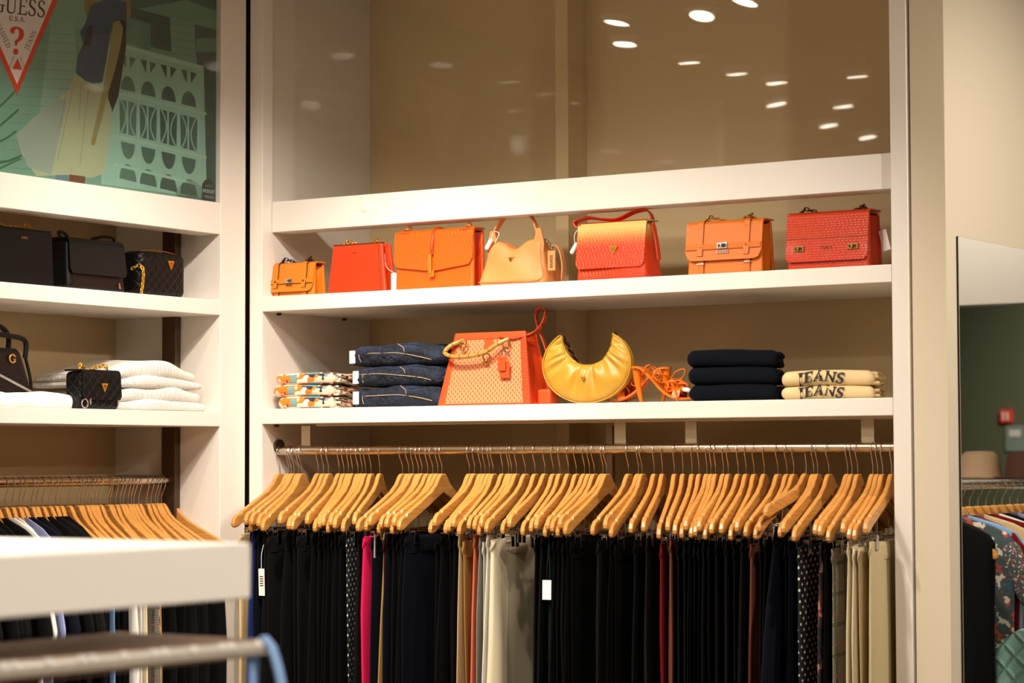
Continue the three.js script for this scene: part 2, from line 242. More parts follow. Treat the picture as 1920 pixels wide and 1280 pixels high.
// ---------- poster behind the left glass ----------
{
  const z1 = ZL + 0.002, z0 = 1.9, y0 = 2.187, y1 = CEIL - 0.004, px = -0.066, S = 1100, cw = Math.round((z0 - z1) * S), ch = Math.round((y1 - y0) * S);
  const cv = document.createElement('canvas'); cv.width = cw; cv.height = ch; const g = cv.getContext('2d');
  const m = (x, y) => { const p = P(x, y, 'x', px); return [(z0 - p.z) * S, (y1 - p.y) * S]; };
  const poly = (pts, fill) => { g.fillStyle = fill; g.beginPath(); pts.forEach(([x, y], i) => { const q = m(x, y); i ? g.lineTo(...q) : g.moveTo(...q); }); g.closePath(); g.fill(); };
  const line = (pts, st, w) => { g.strokeStyle = st; g.lineWidth = w; g.lineJoin = 'round'; g.lineCap = 'round'; g.beginPath(); pts.forEach(([x, y], i) => { const q = m(x, y); i ? g.lineTo(...q) : g.moveTo(...q); }); g.stroke(); };
  g.fillStyle = '#6d9f8b'; g.fillRect(0, 0, cw, ch);
  // house: sky, block wall, roof beam, pillar
  poly([[-60, -60], [235, -60], [235, 60], [-60, 30]], '#7cab97'); poly([[95, 48], [140, 40], [150, 330], [60, 322]], '#84b0a0');
  poly([[230, -50], [430, -50], [430, 30], [350, 0], [240, 20]], '#466f63'); poly([[240, 12], [420, 60], [420, 120], [240, 78]], '#3b5f57'); poly([[236, 30], [283, 45], [283, 96], [236, 80]], '#5e8f7f');
  poly([[318, 18], [364, 22], [368, 125], [322, 110]], '#6fa08f'); poly([[368, 72], [418, 70], [418, 96], [368, 98]], '#5f907f'); poly([[368, 100], [418, 98], [418, 385], [390, 380]], '#355a54');
  for (let y = 60; y < 320; y += 17) line([[20, y], [140, y + 5]], 'rgba(60,95,85,0.45)', 1.5);
  for (let y = 30; y < 110; y += 14) line([[320, y], [366, y + 6]], 'rgba(60,95,85,0.5)', 1.4);
  // pierced screen of breeze blocks
  poly([[190, 78], [382, 124], [388, 372], [190, 345]], '#8fc0ad'); poly([[236, 84], [382, 124], [382, 133], [236, 92]], '#a4cfbe');
  const arch = (cx, cy, w, h, col, up = 1) => { const pts = []; for (let k = 0; k <= 14; k++) { const t = Math.PI * k / 14, x = cx - Math.cos(t) * w; pts.push([x, cy - up * Math.sin(t) * h + (x - cx) * 0.24]); } poly(pts, col); };
  const ring = (cx, y0, y1, bend, col, w) => line(Array.from({ length: 11 }, (_, k) => { const t = k / 10; return [cx + bend * Math.sin(Math.PI * t), y0 + (y1 - y0) * t]; }), col, w);
  for (let c = 0; c < 4; c++) {
    const x = 240 + c * 38, y = 170 + c * 9.4, D = ['#4d7a6c', '#466f63', '#3a5d55', '#426a60'][c];
    poly([[x - 15, y - 68], [x - 3, y - 66], [x - 4, y - 42]], D); poly([[x + 3, y - 64], [x + 15, y - 60], [x + 4, y - 42]], D);        // fan
    arch(x, y, 13.5, 27, D);                                                                                                          // arch
    poly([[x - 16, y + 16], [x + 16, y + 24], [x + 15, y + 86], [x - 15, y + 78]], D);                                                // vesica
    ring(x - 16, y + 12, y + 84, 12, '#86b9a5', 6); ring(x + 16, y + 20, y + 90, -12, '#86b9a5', 6); ring(x - 1, y + 14, y + 86, 0, '#8fc0ad', 8);
    arch(x, y + 98, 13, 30, D, -1); arch(x, y + 168, 16, 30, D);
  }
  for (let c = 0; c < 5; c++) { const x = 221 + c * 38; line([[x, 104 + c * 9.4], [x + 1, 345 + c * 6]], '#93c5b2', 9); }
  for (const y of [170, 252, 306]) line([[214, y + 2], [386, y + 43]], '#9acab8', 9);
  // grass tuft and small badge
  for (let i = 0; i < 26; i++) line([[342 + i * 1.3, 378], [326 + i * 2.4, 336 + Math.abs(i - 13) * 1.5]], i % 2 ? '#2c4a3c' : '#3c6250', 2.2);
  poly([[378, 378], [379, 345], [384, 338], [392, 335], [400, 341], [403, 348], [403, 381]], '#223b36'); line([[391, 334], [391, 328]], '#223b36', 3);
  const word = (t, x, y, size, col, font = 'bold', rot = 0, stretch = 1) => { const q = m(x, y), r = m(x + 10, y), u = m(x, y + 10); g.save(); g.setTransform((r[0] - q[0]) / 10 * stretch, (r[1] - q[1]) / 10 * stretch, (u[0] - q[0]) / 10, (u[1] - q[1]) / 10, q[0], q[1]); g.rotate(rot); g.fillStyle = col; g.font = `${font} ${size}px serif`; g.textAlign = 'center'; g.fillText(t, 0, 0); g.restore(); };
  word('DESERT', 391, 362, 9, '#a9c9ba', 'bold', 0.1, 0.62); word('MODERN', 392, 371, 6, '#8fb3a4', 'bold', 0.1, 0.62); word('visit us', 391, 350, 5, '#8fb3a4', 'italic', 0.1, 0.8);
  // palm leaves
  for (const [a, b, c, w] of [[[-5, 205], [20, 180], [38, 160], 5], [[-5, 240], [16, 222], [34, 206], 6], [[-5, 268], [14, 258], [30, 246], 5], [[-5, 305], [16, 302], [40, 292], 7], [[-5, 318], [20, 306], [38, 298], 5]]) line([a, b, c], '#2f6a44', w);
  // the figure: hair, blue top, arm, long pale skirt
  poly([[160, -40], [245, -40], [246, 28], [236, 40], [232, 0], [186, 0], [178, 26], [164, 34], [158, 18]], '#8c8352'); line([[168, 0], [164, 28]], '#6d6a40', 3); line([[243, 0], [246, 26]], '#6d6a40', 3);
  poly([[212, 6], [237, 22], [236, 90], [222, 180], [208, 216], [202, 190], [206, 120]], '#1d2a2c');
  poly([[140, 138], [160, 150], [196, 168], [210, 205], [208, 240], [196, 325], [172, 333], [120, 328], [68, 330], [42, 290], [30, 252], [62, 222], [112, 182], [130, 168]], '#a9b894'); poly([[30, 252], [62, 222], [110, 185], [126, 190], [104, 290], [96, 328], [52, 312]], '#93a99a');
  for (const [a, b] of [[[140, 150], [108, 300]], [[152, 155], [148, 225]], [[166, 165], [150, 310]], [[124, 175], [112, 240]]]) line([a, b], 'rgba(105,125,95,0.7)', 2.2);
  poly([[172, 8], [206, -4], [238, 4], [236, 40], [222, 36], [210, 46], [200, 110], [192, 154], [172, 156], [158, 150], [142, 136], [146, 104], [156, 82], [150, 60], [160, 44]], '#33536f'); poly([[164, 50], [175, 46], [170, 84], [156, 88]], '#222c34'); line([[202, 10], [196, 100], [186, 150]], '#26425a', 3);
  poly([[212, 42], [224, 38], [231, 52], [226, 88], [216, 130], [204, 170], [190, 226], [178, 270], [171, 271], [174, 250], [186, 200], [196, 150], [206, 90]], '#8f9362'); poly([[172, 258], [182, 252], [178, 272], [171, 272]], '#93854e');
  poly([[104, 328], [128, 328], [128, 342], [104, 338]], '#5a7f86'); poly([[130, 327], [160, 331], [159, 346], [129, 342]], '#6b4531');
  // triangular badge
  const A = [32, 178], B = [118, -22], C = [-64, -38]; poly([A, B, C], '#dd3c22'); poly([[32, 158], [105, -16], [-50, -28]], '#ece6de');
  word('GUESS', 36, 27, 44, '#2b2522', 'normal', 0.09, 0.72); word('U.S.A.', 32, 40, 13, '#3a3330', 'bold', 0.06, 0.8);
  word('?', 31, 102, 72, '#d93a22', 'bold', 0.04, 0.8); word('JEANS', 61, 77, 13, '#55504c', 'normal', -1.1, 0.9); word('WASHED', 2, 66, 13, '#55504c', 'normal', 1.12, 0.9);
  poly([[33, 109], [42, 131], [23, 129]], '#d93a22'); word('BRAND', 24, 116, 7, '#77706a', 'normal', -1.2, 0.9); word('TRADE', 40, 117, 7, '#77706a', 'normal', 1.15, 0.9);
  const t = new THREE.CanvasTexture(cv); t.colorSpace = THREE.SRGBColorSpace;
  const pm = mt('poster', '#dedede', 0.5, { map: t });
  const geo = new THREE.PlaneGeometry(z0 - z1, y1 - y0); geo.rotateY(Math.PI / 2); geo.translate(px, (y0 + y1) / 2, (z0 + z1) / 2);
  const o = thing('wall_poster', 'green fashion poster of a figure in a pale skirt with triangular badge', 'poster');
  part(o, 'print', geo, pm); part(o, 'backing_board', span(px - 0.012, px - 0.001, y0, y1, z1, z0), 'white');
}

// ---------- tall mirror on the end wall ----------
{
  const a = P(1797, 443, 'x', 2.009), o = thing('wall_mirror', 'tall frameless mirror on the cream end wall, reflecting a clothes rack', 'mirror', [2.0035, 0, 0]);
  part(o, 'mirror_glass', span(0.0045, 0.0055, 0.25, a.y, -1.5, a.z), 'mirror'); part(o, 'mirror_edge', span(0.0, 0.0044, 0.25, a.y + 0.0005, -1.5, a.z + 0.0006), 'gap', 'thin dark mirror edge');
}

// ---------- handbags ----------
const font = await new FontLoader().loadAsync('fonts/droid/droid_sans_bold.typeface.json');
const serif = await new FontLoader().loadAsync('fonts/droid/droid_serif_bold.typeface.json');
function textGeo(s, size, depth, f = font) { const g = new TextGeometry(s, { font: f, size, depth, curveSegments: 4, bevelEnabled: false }); g.computeBoundingBox(); const b = g.boundingBox; return g.translate(-(b.min.x + b.max.x) / 2, -(b.min.y + b.max.y) / 2, 0); }
leather('amber', '#e27c14', 0.42); leather('amberdark', '#3a1d0c', 0.6); leather('vermilion', '#e43602', 0.4, 0.0002); leather('redorange', '#d8400f', 0.45);
mt('croctangerine', '#e65a02', 0.32, { bumpMap: rep(T.croc, 0.062), bumpScale: 0.0006, physical: true, clearcoat: 0.3, clearcoatRoughness: 0.25 });
mt('crocred', '#c63404', 0.3, { bumpMap: rep(T.croc, 0.062), bumpScale: 0.0007, physical: true, clearcoat: 0.25, clearcoatRoughness: 0.06 });
leather('peach', '#d98848', 0.5, 0.00025); leather('peachdark', '#c98a50', 0.55); leather('satchel', '#d56c0c', 0.42); leather('satcheldark', '#9a4a12', 0.5);
leather('blackleather', '#090807', 0.33, 0.0002, { physical: true, specularIntensity: 0.6 }); leather('blackmatte', '#080707', 0.5, 0.0002, { physical: true, specularIntensity: 0.35 });
mt('quilted', '#090807', 0.4, { bumpMap: rep(T.quilt, 0.03), bumpScale: 0.0014, physical: true, specularIntensity: 0.45 });
// dip-dyed leather: the dye runs from pale yellow to red over the height of the bag
const ombre = tex(8, (u, v) => { const k = clamp((v - 0.52) / 0.42, 0, 1), s = k * k * (3 - 2 * k); return [224 + 12 * s, 56 + 134 * s, 4 + 100 * s]; }, true, 128);
ombre.wrapS = ombre.wrapT = THREE.ClampToEdgeWrapping;
mt('ombrecroc', '#ffffff', 0.34, { map: (() => { const t = ombre.clone(); t.repeat.set(1, 1 / 0.15); t.needsUpdate = true; return t; })(), bumpMap: rep(T.croc, 0.06), bumpScale: 0.0006, physical: true, clearcoat: 0.35, clearcoatRoughness: 0.22 });

function fit(l, r, top, bot, zf, ys) { const my = (top + bot) / 2, a = P(l, my, 'z', zf), b = P(r, my, 'z', zf), c = P((l + r) / 2, top, 'z', zf); return { x: (a.x + b.x) / 2, w: b.x - a.x, h: c.y - ys, zf, ys }; }
function fitL(l, r, top, bot, xf, ys) { const my = (top + bot) / 2, a = P(l, my, 'x', xf), b = P(r, my, 'x', xf), c = P((l + r) / 2, top, 'x', xf); return { z: (a.z + b.z) / 2, w: a.z - b.z, h: c.y - ys, xf, ys }; }
const taper = (h, tw, td, extra) => (v) => { const k = clamp(v.y / h, 0, 1); v.x *= 1 + (tw - 1) * k; v.z *= 1 + (td - 1) * k; extra && extra(v, k); };
function flapGeo(w, h, d, drop, { corner = 0.015, point = 0, out = 0.004, th = 0.0035, tw = 1, back = 0.5, nu = 26, nv = 26, lift = 0.003 } = {}) {
  const top = d * (0.5 + back), R = Math.min(0.012, d * 0.3);
  return sheet(nu, nv, (u, v) => {
    const e = Math.min(u, 1 - u) * w, cut = e < corner ? corner - Math.sqrt(Math.max(0, corner * corner - (corner - e) ** 2)) : 0;
    const L = top + R * 0.57 + drop - cut + point * (1 - Math.abs(2 * u - 1)), s = v * L; let y, z;
    if (s < top - R) { z = -d * back + s; y = h + lift; }
    else if (s < top - R + R * 1.571) { const a = (s - top + R) / R; z = d / 2 - R + Math.sin(a) * R + out * 0.3; y = h + lift - R + Math.cos(a) * R; }
    else { const q = s - (top - R + R * 1.571); z = d / 2 + out * (0.3 + 0.7 * q / drop); y = h + lift - R - q; }
    const k = clamp(y / h, 0, 1); return [(u - 0.5) * w * (1 + (tw - 1) * k), y, z];
  }, th);
}
function bodyParts(o, w, h, d, m, gm, { tw = 1, td = 1, r = 0.012, bulge = 0 } = {}) {   // front and back panels with a folded gusset between
  const f = taper(h, tw, td, (v, k) => { if (bulge) v.z += Math.sign(v.z) * bulge * Math.sin(Math.PI * k) * (1 - (2 * v.x / w) ** 2); });
  part(o, 'front_panel', buv(warp(rbox(w, h, 0.014, Math.min(r, 0.0065), 0, h / 2, d / 2 - 0.007, 4), f)), m);
  part(o, 'back_panel', buv(warp(rbox(w, h, 0.012, Math.min(r, 0.0055), 0, h / 2, -d / 2 + 0.006, 3), f)), m);
  const gs = []; for (const s of [-1, 1]) gs.push(sheet(4, 6, (u, v) => { const k = v, x = s * (w / 2 - 0.005 - 0.012 * (1 - Math.abs(2 * u - 1)) * (0.5 + 0.6 * k)); const p = V(x, 0.004 + v * (h - 0.012), (u - 0.5) * (d - 0.012)); f(p); return p; }, 0.003));
  gs.forEach((g) => part(o, 'gusset', g, gm)); part(o, 'bag_base', box(w - 0.016, 0.006, d - 0.01, 0, 0.004, 0), gm);
}
function emblem(o, s, x, y, z, m = 'gold', tilt = 0) { const g = ext([[-s / 2, s * 0.45], [s / 2, s * 0.45], [0, -s * 0.5]], 0.003, 0.0008), i = ext([[-s * 0.26, s * 0.29], [s * 0.26, s * 0.29], [0, -s * 0.22]], 0.002, 0); g.rotateX(tilt).translate(x, y, z); i.rotateX(tilt).translate(x, y, z + 0.0016); const e = part(o, 'emblem', g, m, 'small triangular metal emblem'); part(e, 'emblem_inlay', i, 'brass'); return e; }
function turnLock(o, x, y, z, s, m = 'chrome') { const a = part(o, 'turn_lock', rbox(s, s * 0.5, 0.004, 0.001, x, y, z), m, 'metal turn lock'); part(a, 'lock_slot', rbox(s * 0.7, s * 0.26, 0.002, 0.0005, x, y, z + 0.0021), 'ink'); part(a, 'lock_knob', rbox(s * 0.24, s * 0.34, 0.007, 0.002, x, y, z + 0.005), m); }
function ringChain(o, w, h, m = 'gold', n = 0.16) { for (const s of [-1, 1]) part(o, 'chain', chainGeo([[s * w * 0.32, h + 0.002, 0.004], [s * w * 0.29, h + 0.012, 0], [s * w * (0.29 - n * 0.4), h + 0.009, -0.008], [s * w * (0.29 - n), h + 0.004, -0.014]], 0.0055, 0.0016), m, 'metal chain'); }
function sensor(o, pts, p, m = 'white') { const a = part(o, 'security_tag', (() => { const g = new THREE.CapsuleGeometry(0.006, 0.022, 4, 10); g.rotateZ(-0.6); return g.translate(...p); })(), m, 'white plastic security tag'); part(a, 'tag_loop', tube(pts, 0.0009, 24, 5), m); }
function satchel(f, d, label, m, dark, lock, big) {
  const { x, w, h } = f, o = thing('handbag', label, 'handbag', [x, f.ys, f.zf - d / 2]), drop = h * (big ? 0.62 : 0.7), hb = h - 0.006, out = d * 0.15 + 0.006;
  bodyParts(o, w, hb, d, m, m, { td: 0.7, tw: 0.97 });
  const fl = part(o, 'flap', flapGeo(w * 1.02, hb, d * 0.72, drop, { corner: 0.022, out, lift: 0.002 }), m), fz = (q) => d * 0.36 + out * (0.3 + 0.7 * q / drop) + 0.0026;
  const run = (xx, wd, mm, e, n, lb) => part(fl, n, strap([[xx, hb + 0.0052 + e, -d * 0.3], [xx, hb + 0.0052 + e, d * 0.2], [xx, hb + 0.001, fz(0) - 0.001 + e], [xx, hb - 0.02, fz(0.014) + e], [xx, hb - drop * 0.98, fz(drop) + e]], [1, 0, 0], wd, 0.002), mm, lb);
  for (const s of [-1, 1]) { run(s * w * 0.31, 0.014, m, 0, 'strap'); run(s * w * 0.31 + 0.0078, 0.0018, dark, 0.0002, 'strap_edge', 'dark painted strap edge'); }
  const ly = hb - drop * 0.72, lz = fz(drop * 0.6);
  part(fl, 'cross_strap', rbox(w * 1.0, 0.013, 0.0022, 0.001, 0, ly, lz + 0.0012), m); part(fl, 'cross_strap_edge', rbox(w * 1.0, 0.0016, 0.0026, 0.0005, 0, ly - 0.0068, lz + 0.0014), dark, 'dark painted strap edge');
  turnLock(o, 0, ly + 0.001, lz + 0.0042, big ? 0.03 : 0.022, 'chrome');
  for (const s of [-1, 1]) part(o, 'rivet', new THREE.SphereGeometry(0.0028, 10, 8).translate(s * w * 0.31, ly, lz + 0.0032), big ? 'chrome' : 'bronze');
  for (const s of [-1, 1]) { part(o, 'lower_strap', rbox(0.014, hb - drop - 0.004, 0.002, 0.0008, s * w * 0.31, (hb - drop) / 2, d / 2 + 0.001), m); part(o, 'lower_strap_edge', rbox(0.0016, hb - drop - 0.004, 0.0024, 0.0005, s * w * 0.31 + 0.0076, (hb - drop) / 2, d / 2 + 0.0012), dark, 'dark painted strap edge'); if (big) part(o, 'buckle', rbox(0.022, 0.004, 0.003, 0.001, s * w * 0.31, (hb - drop) * 0.62, d / 2 + 0.0038), 'chrome', 'small silver buckle bar'); }
  if (big) part(o, 'lettering', textGeo('GUESS', 0.0085, 0.0016).translate(0, hb - drop * 0.88, fz(drop * 0.88) + 0.0002), 'chrome', 'small silver letters'); else part(o, 'lettering', textGeo('GUESS', 0.005, 0.0006).translate(0, hb - drop * 0.89, fz(drop * 0.89)), dark);
  part(o, 'base_piping', rbox(w, 0.003, d, 0.001, 0, 0.0015, 0), dark, 'dark base piping');
  ringChain(o, w, hb + 0.004, big ? 'brass' : 'darkchain'); return o;
}
satchel(fit(503, 588, 490, 552, -0.045, H1), 0.062, 'small amber flap bag with silver turn lock beside the cabinet side panel', 'amber', 'amberdark', 'chrome', false);
{ // orange-red open tote with a price tag
  const f = fit(613, 723, 457, 549, -0.05, H1), { w, h } = f, d = 0.055, o = thing('handbag', 'plain vermilion tote, wider at its base, with white price tag at its side', 'handbag', [f.x, f.ys, f.zf - d / 2]);
  bodyParts(o, w, h, d, 'vermilion', 'redorange', { tw: 0.84, td: 0.8 });
  part(o, 'side_seam', buv(warp(rbox(0.002, h * 0.96, 0.002, 0.0008, w * 0.42, h / 2, d / 2), taper(h, 0.84, 0.8))), 'amberdark', 'dark seam');
  part(o, 'base_piping', rbox(w * 1.0, 0.004, d, 0.0015, 0, 0.002, 0), 'redorange'); part(o, 'top_edge', rbox(w * 0.84, 0.0022, 0.012, 0.001, 0, h, d * 0.4 - 0.006), 'amberdark');
  part(o, 'lettering', textGeo('GUESS', 0.0042, 0.0003).translate(-0.01, h * 0.82, d / 2 * 0.84 + 0.0005), 'brass', 'tiny embossed letters'); ringChain(o, w * 0.84, h, 'gold', 0.1);
  const tg = part(o, 'price_tag', box(0.021, 0.048, 0.0006, w / 2 + 0.018, 0.027, 0.012), 'paper', 'white price tag'); part(tg, 'tag_string', tube([[w * 0.42, h * 0.78, 0.01], [w * 0.47, h * 0.5, 0.014], [w / 2 + 0.018, 0.051, 0.012]], 0.0007, 14, 4), 'paper');
}
{ // tangerine crocodile-print satchel with pointed flap
  const f = fit(741, 886, 428, 543, -0.045, H1), { w, h } = f, d = 0.062, o = thing('handbag', 'tangerine crocodile-print bag with pointed flap and gold bar clasp', 'handbag', [f.x, f.ys, f.zf - d / 2]);
  bodyParts(o, w, h - 0.006, d, 'croctangerine', 'redorange', { td: 0.85 }); const hb = h - 0.006;
  const fl = part(o, 'flap', flapGeo(w * 1.015, hb, d * 0.86, h * 0.52, { corner: 0.018, point: h * 0.09, out: 0.008 }), 'croctangerine');
  part(fl, 'centre_strap', tube([[0, hb + 0.006, -d * 0.3], [0, hb + 0.007, d * 0.3], [0, hb - 0.004, d * 0.46], [0, hb - h * 0.26, d / 2 + 0.008], [0, hb - h * 0.4, d / 2 + 0.009]], 0.0045, 24, 8).scale(1, 1, 1), 'croctangerine');
  const cl = part(o, 'clasp', rbox(0.009, 0.05, 0.006, 0.0015, -0.003, hb - h * 0.55, d / 2 + 0.013), 'gold', 'gold bar clasp'); part(cl, 'clasp_foot', rbox(0.016, 0.016, 0.005, 0.0015, 0, hb - h * 0.71, d / 2 + 0.01), 'gold');
  for (const s of [-1, 1]) part(o, 'ring', merge([new THREE.TorusGeometry(0.0075, 0.0016, 8, 18).rotateX(1.2).translate(s * w * 0.4, hb + 0.008, 0.01), new THREE.TorusGeometry(0.006, 0.0018, 8, 18).rotateY(1).translate(s * w * 0.385, hb + 0.012, 0.004)]), 'gold', 'gold ring');
}
{ // peach soft bag
  const f = fit(895, 1020, 448, 537, -0.05, H1), { w, h } = f, d = 0.1, o = thing('handbag', 'peach soft leather bag with one arched handle and dangling tag', 'handbag', [f.x, f.ys, f.zf - d / 2]);
  const topc = (x) => -0.024 * Math.exp(-((x + 0.005) ** 2) / 0.0009) ;
  part(o, 'body', buv(warp(soft3(w, h, d, 0.016, 28, 18, 14).translate(0, h / 2, 0), (v) => { const k = clamp(v.y / h, 0, 1); v.x *= 1.03 - 0.26 * k; v.z *= 1.04 - 0.5 * k; if (k > 0.5) v.y += topc(v.x) * (k - 0.5) * 2; v.z += 0.004 * Math.sin(v.x * 40 + v.y * 30) * Math.sin(Math.PI * k); })), 'peach');
  part(o, 'front_seam', tube([[w * 0.365, h * 0.96, d * 0.25], [w * 0.42, h * 0.5, d * 0.42], [w * 0.46, h * 0.14, d * 0.5], [0, h * 0.09, d * 0.515], [-w * 0.48, h * 0.1, d * 0.5]], 0.0012, 40, 5), 'peachdark', 'darker seam');
  const Hh = P(960, 391, 'z', -0.06).y - H1; const hs = (z) => strap([[-w * 0.4, h * 0.62, z], [-w * 0.38, h * 0.9, z], [-w * 0.3, h + 0.036, z], [-w * 0.1, Hh - 0.004, z], [w * 0.08, Hh, z], [w * 0.24, h + 0.05, z], [w * 0.34, h * 0.95, z], [w * 0.4, h * 0.6, z]], [0, 0.15, 1], 0.017, 0.004, 50);
  part(o, 'handle', hs(d * 0.16), 'peach'); for (const s of [-1, 1]) part(o, 'handle_base', buv(warp(ext([[-0.014, 0], [0.015, 0], [0.017, 0.035], [0.007, 0.075], [-0.006, 0.075], [-0.015, 0.035]], 0.004, 0.001), (v) => { v.x *= s; }).translate(s * w * 0.345, h * 0.6, d * 0.24)), 'peach');
  emblem(o, 0.02, -w * 0.02, h * 0.55, d * 0.4, 'gold', -0.14);
  const tg = part(o, 'leather_tag', rbox(0.023, 0.052, 0.003, 0.003, w * 0.56, h * 0.5, d * 0.33), 'peachdark', 'leather tag with lettering'); part(tg, 'lettering', textGeo('GUESS', 0.008, 0.0005).rotateZ(Math.PI / 2).translate(w * 0.56, h * 0.48, d * 0.33 + 0.0016), 'ink');
  part(o, 'chain', chainGeo([[w * 0.42, h * 0.95, d * 0.15], [w * 0.5, h * 0.88, d * 0.25], [w * 0.56, h * 0.78, d * 0.32]], 0.005, 0.0015), 'nickel', 'short metal chain');
  part(o, 'shoulder_strap', strap([[w * 0.48, h * 0.86, 0], [w * 0.6, h * 0.8, 0.01], [w * 0.68, h * 0.45, 0.015], [w * 0.66, h * 0.12, 0.01], [w * 0.6, 0.006, -0.01]], [0, 0, 1], 0.018, 0.003), 'peachdark');
  part(o, 'base_piping', rbox(w * 1.0, 0.003, d * 0.95, 0.001, 0, 0.0015, 0), 'peachdark'); sensor(o, [[-w * 0.36, h * 1.06, d * 0.28], [-w * 0.32, h * 1.2, d * 0.26], [-w * 0.24, h * 1.16, d * 0.28], [-w * 0.28, h * 0.98, d * 0.32]], [-w * 0.36, h * 0.93, d * 0.38]);
}
{ // dip-dyed flap bag
  const f = fit(1081, 1209, 410, 524, -0.05, H1), { w, h } = f, d = 0.085, hb = h - 0.01, o = thing('handbag', 'shiny flap bag dyed from pale yellow to red with gold triangle emblem', 'handbag', [f.x, f.ys, f.zf - d / 2]);
  part(o, 'body', buv(warp(soft3(w, hb, d, 0.012, 26, 16, 12).translate(0, hb / 2, 0), (v) => { const k = clamp(v.y / hb, 0, 1); v.x *= 1.04 - 0.06 * k; v.z *= 1.05 - 0.42 * k; if (v.z > 0) v.z += 0.006 * Math.sin(v.x * 22) * Math.sin(Math.PI * k); })), 'ombrecroc');
  part(o, 'flap', flapGeo(w * 1.0, hb, d * 0.62, h * 0.68, { corner: 0.012, out: 0.022, th: 0.004, lift: 0.004 }), 'ombrecroc');
  emblem(o, 0.024, 0.012, hb * 0.52, d * 0.31 + 0.021, 'gold', -0.1);
  part(o, 'shoulder_strap', strap([[w * 0.46, hb - 0.01, -0.01], [w * 0.49, hb + 0.012, 0], [w * 0.42, hb + 0.03, 0], [w * 0.25, hb + 0.028, 0.002], [0, hb + 0.012, 0.004], [-w * 0.2, hb + 0.014, 0.004], [-w * 0.45, hb + 0.02, 0.006], [-w * 0.62, hb + 0.008, 0.01], [-w * 0.56, hb - 0.006, 0.012], [-w * 0.48, hb - 0.004, 0.008]], [0, 0.25, 1], 0.018, 0.003, 60), 'redorange');
  for (const s of [-1, 1]) part(o, 'strap_ring', new THREE.TorusGeometry(0.007, 0.0018, 8, 16).rotateY(1.3).translate(s * w * 0.49, hb - 0.002, 0.006), 'brass', 'gold strap ring');
  part(o, 'side_tab', strap([[w * 0.5, hb - 0.004, 0], [w * 0.56, hb * 0.7, 0.004], [w * 0.6, hb * 0.34, 0.004]], [0, 0, 1], 0.016, 0.0025), 'redorange'); part(o, 'side_tab', strap([[-w * 0.5, hb * 0.6, 0.014], [-w * 0.535, hb * 0.4, 0.016], [-w * 0.53, hb * 0.22, 0.016]], [0, 0, 1], 0.014, 0.0025), 'redorange');
  sensor(o, [[-w * 0.48, hb - 0.002, 0.02], [-w * 0.56, hb * 0.86, 0.03], [-w * 0.56, hb * 0.68, 0.03], [-w * 0.53, hb * 0.6, 0.03]], [-w * 0.56, hb * 0.6, 0.034]);
}
satchel(fit(1288, 1428, 410, 514, -0.05, H1), 0.075, 'orange satchel with two buckled straps, silver lock and silver letters', 'satchel', 'satcheldark', 'chrome', true);
{ // red patent crocodile flap bag
  const f = fit(1475, 1628, 392, 502, -0.05, H1), { w, h } = f, d = 0.085, hb = h - 0.008, o = thing('handbag', 'glossy red crocodile-print flap bag with two brass turn locks', 'handbag', [f.x, f.ys, f.zf - d / 2]);
  bodyParts(o, w, hb, d, 'crocred', 'redorange', { td: 0.72, tw: 0.98, bulge: 0.004 });
  const fl = part(o, 'flap', flapGeo(w * 1.0, hb, d * 0.74, h * 0.74, { corner: 0.01, out: 0.018, th: 0.004 }), 'crocred'); part(fl, 'flap_seam', rbox(w * 0.98, 0.0018, 0.0016, 0.0005, 0, hb * 0.56, d * 0.37 + 0.0145), 'satcheldark', 'darker seam');
  for (const s of [-1, 1]) turnLock(o, s * w * 0.33, hb * 0.38, d * 0.37 + 0.0195, 0.027, 'brass'); part(o, 'lettering', textGeo('GUESS', 0.007, 0.0006).translate(0, hb * 0.39, d * 0.37 + 0.0185), 'satcheldark', 'dull letters'); ringChain(o, w * 1.25, hb + 0.004, 'darkchain', 0.1);
  const tg = part(o, 'price_tag', box(0.02, 0.05, 0.0006, 0, 0, 0).rotateZ(0.25).translate(w / 2 + 0.014, hb * 0.5, -0.02), 'paper', 'pale price tag'); part(tg, 'tag_string', tube([[w * 0.46, hb, -0.02], [w * 0.52, hb * 0.9, -0.02], [w / 2 + 0.008, hb * 0.68, -0.02]], 0.0006, 10, 4), 'paper');
}

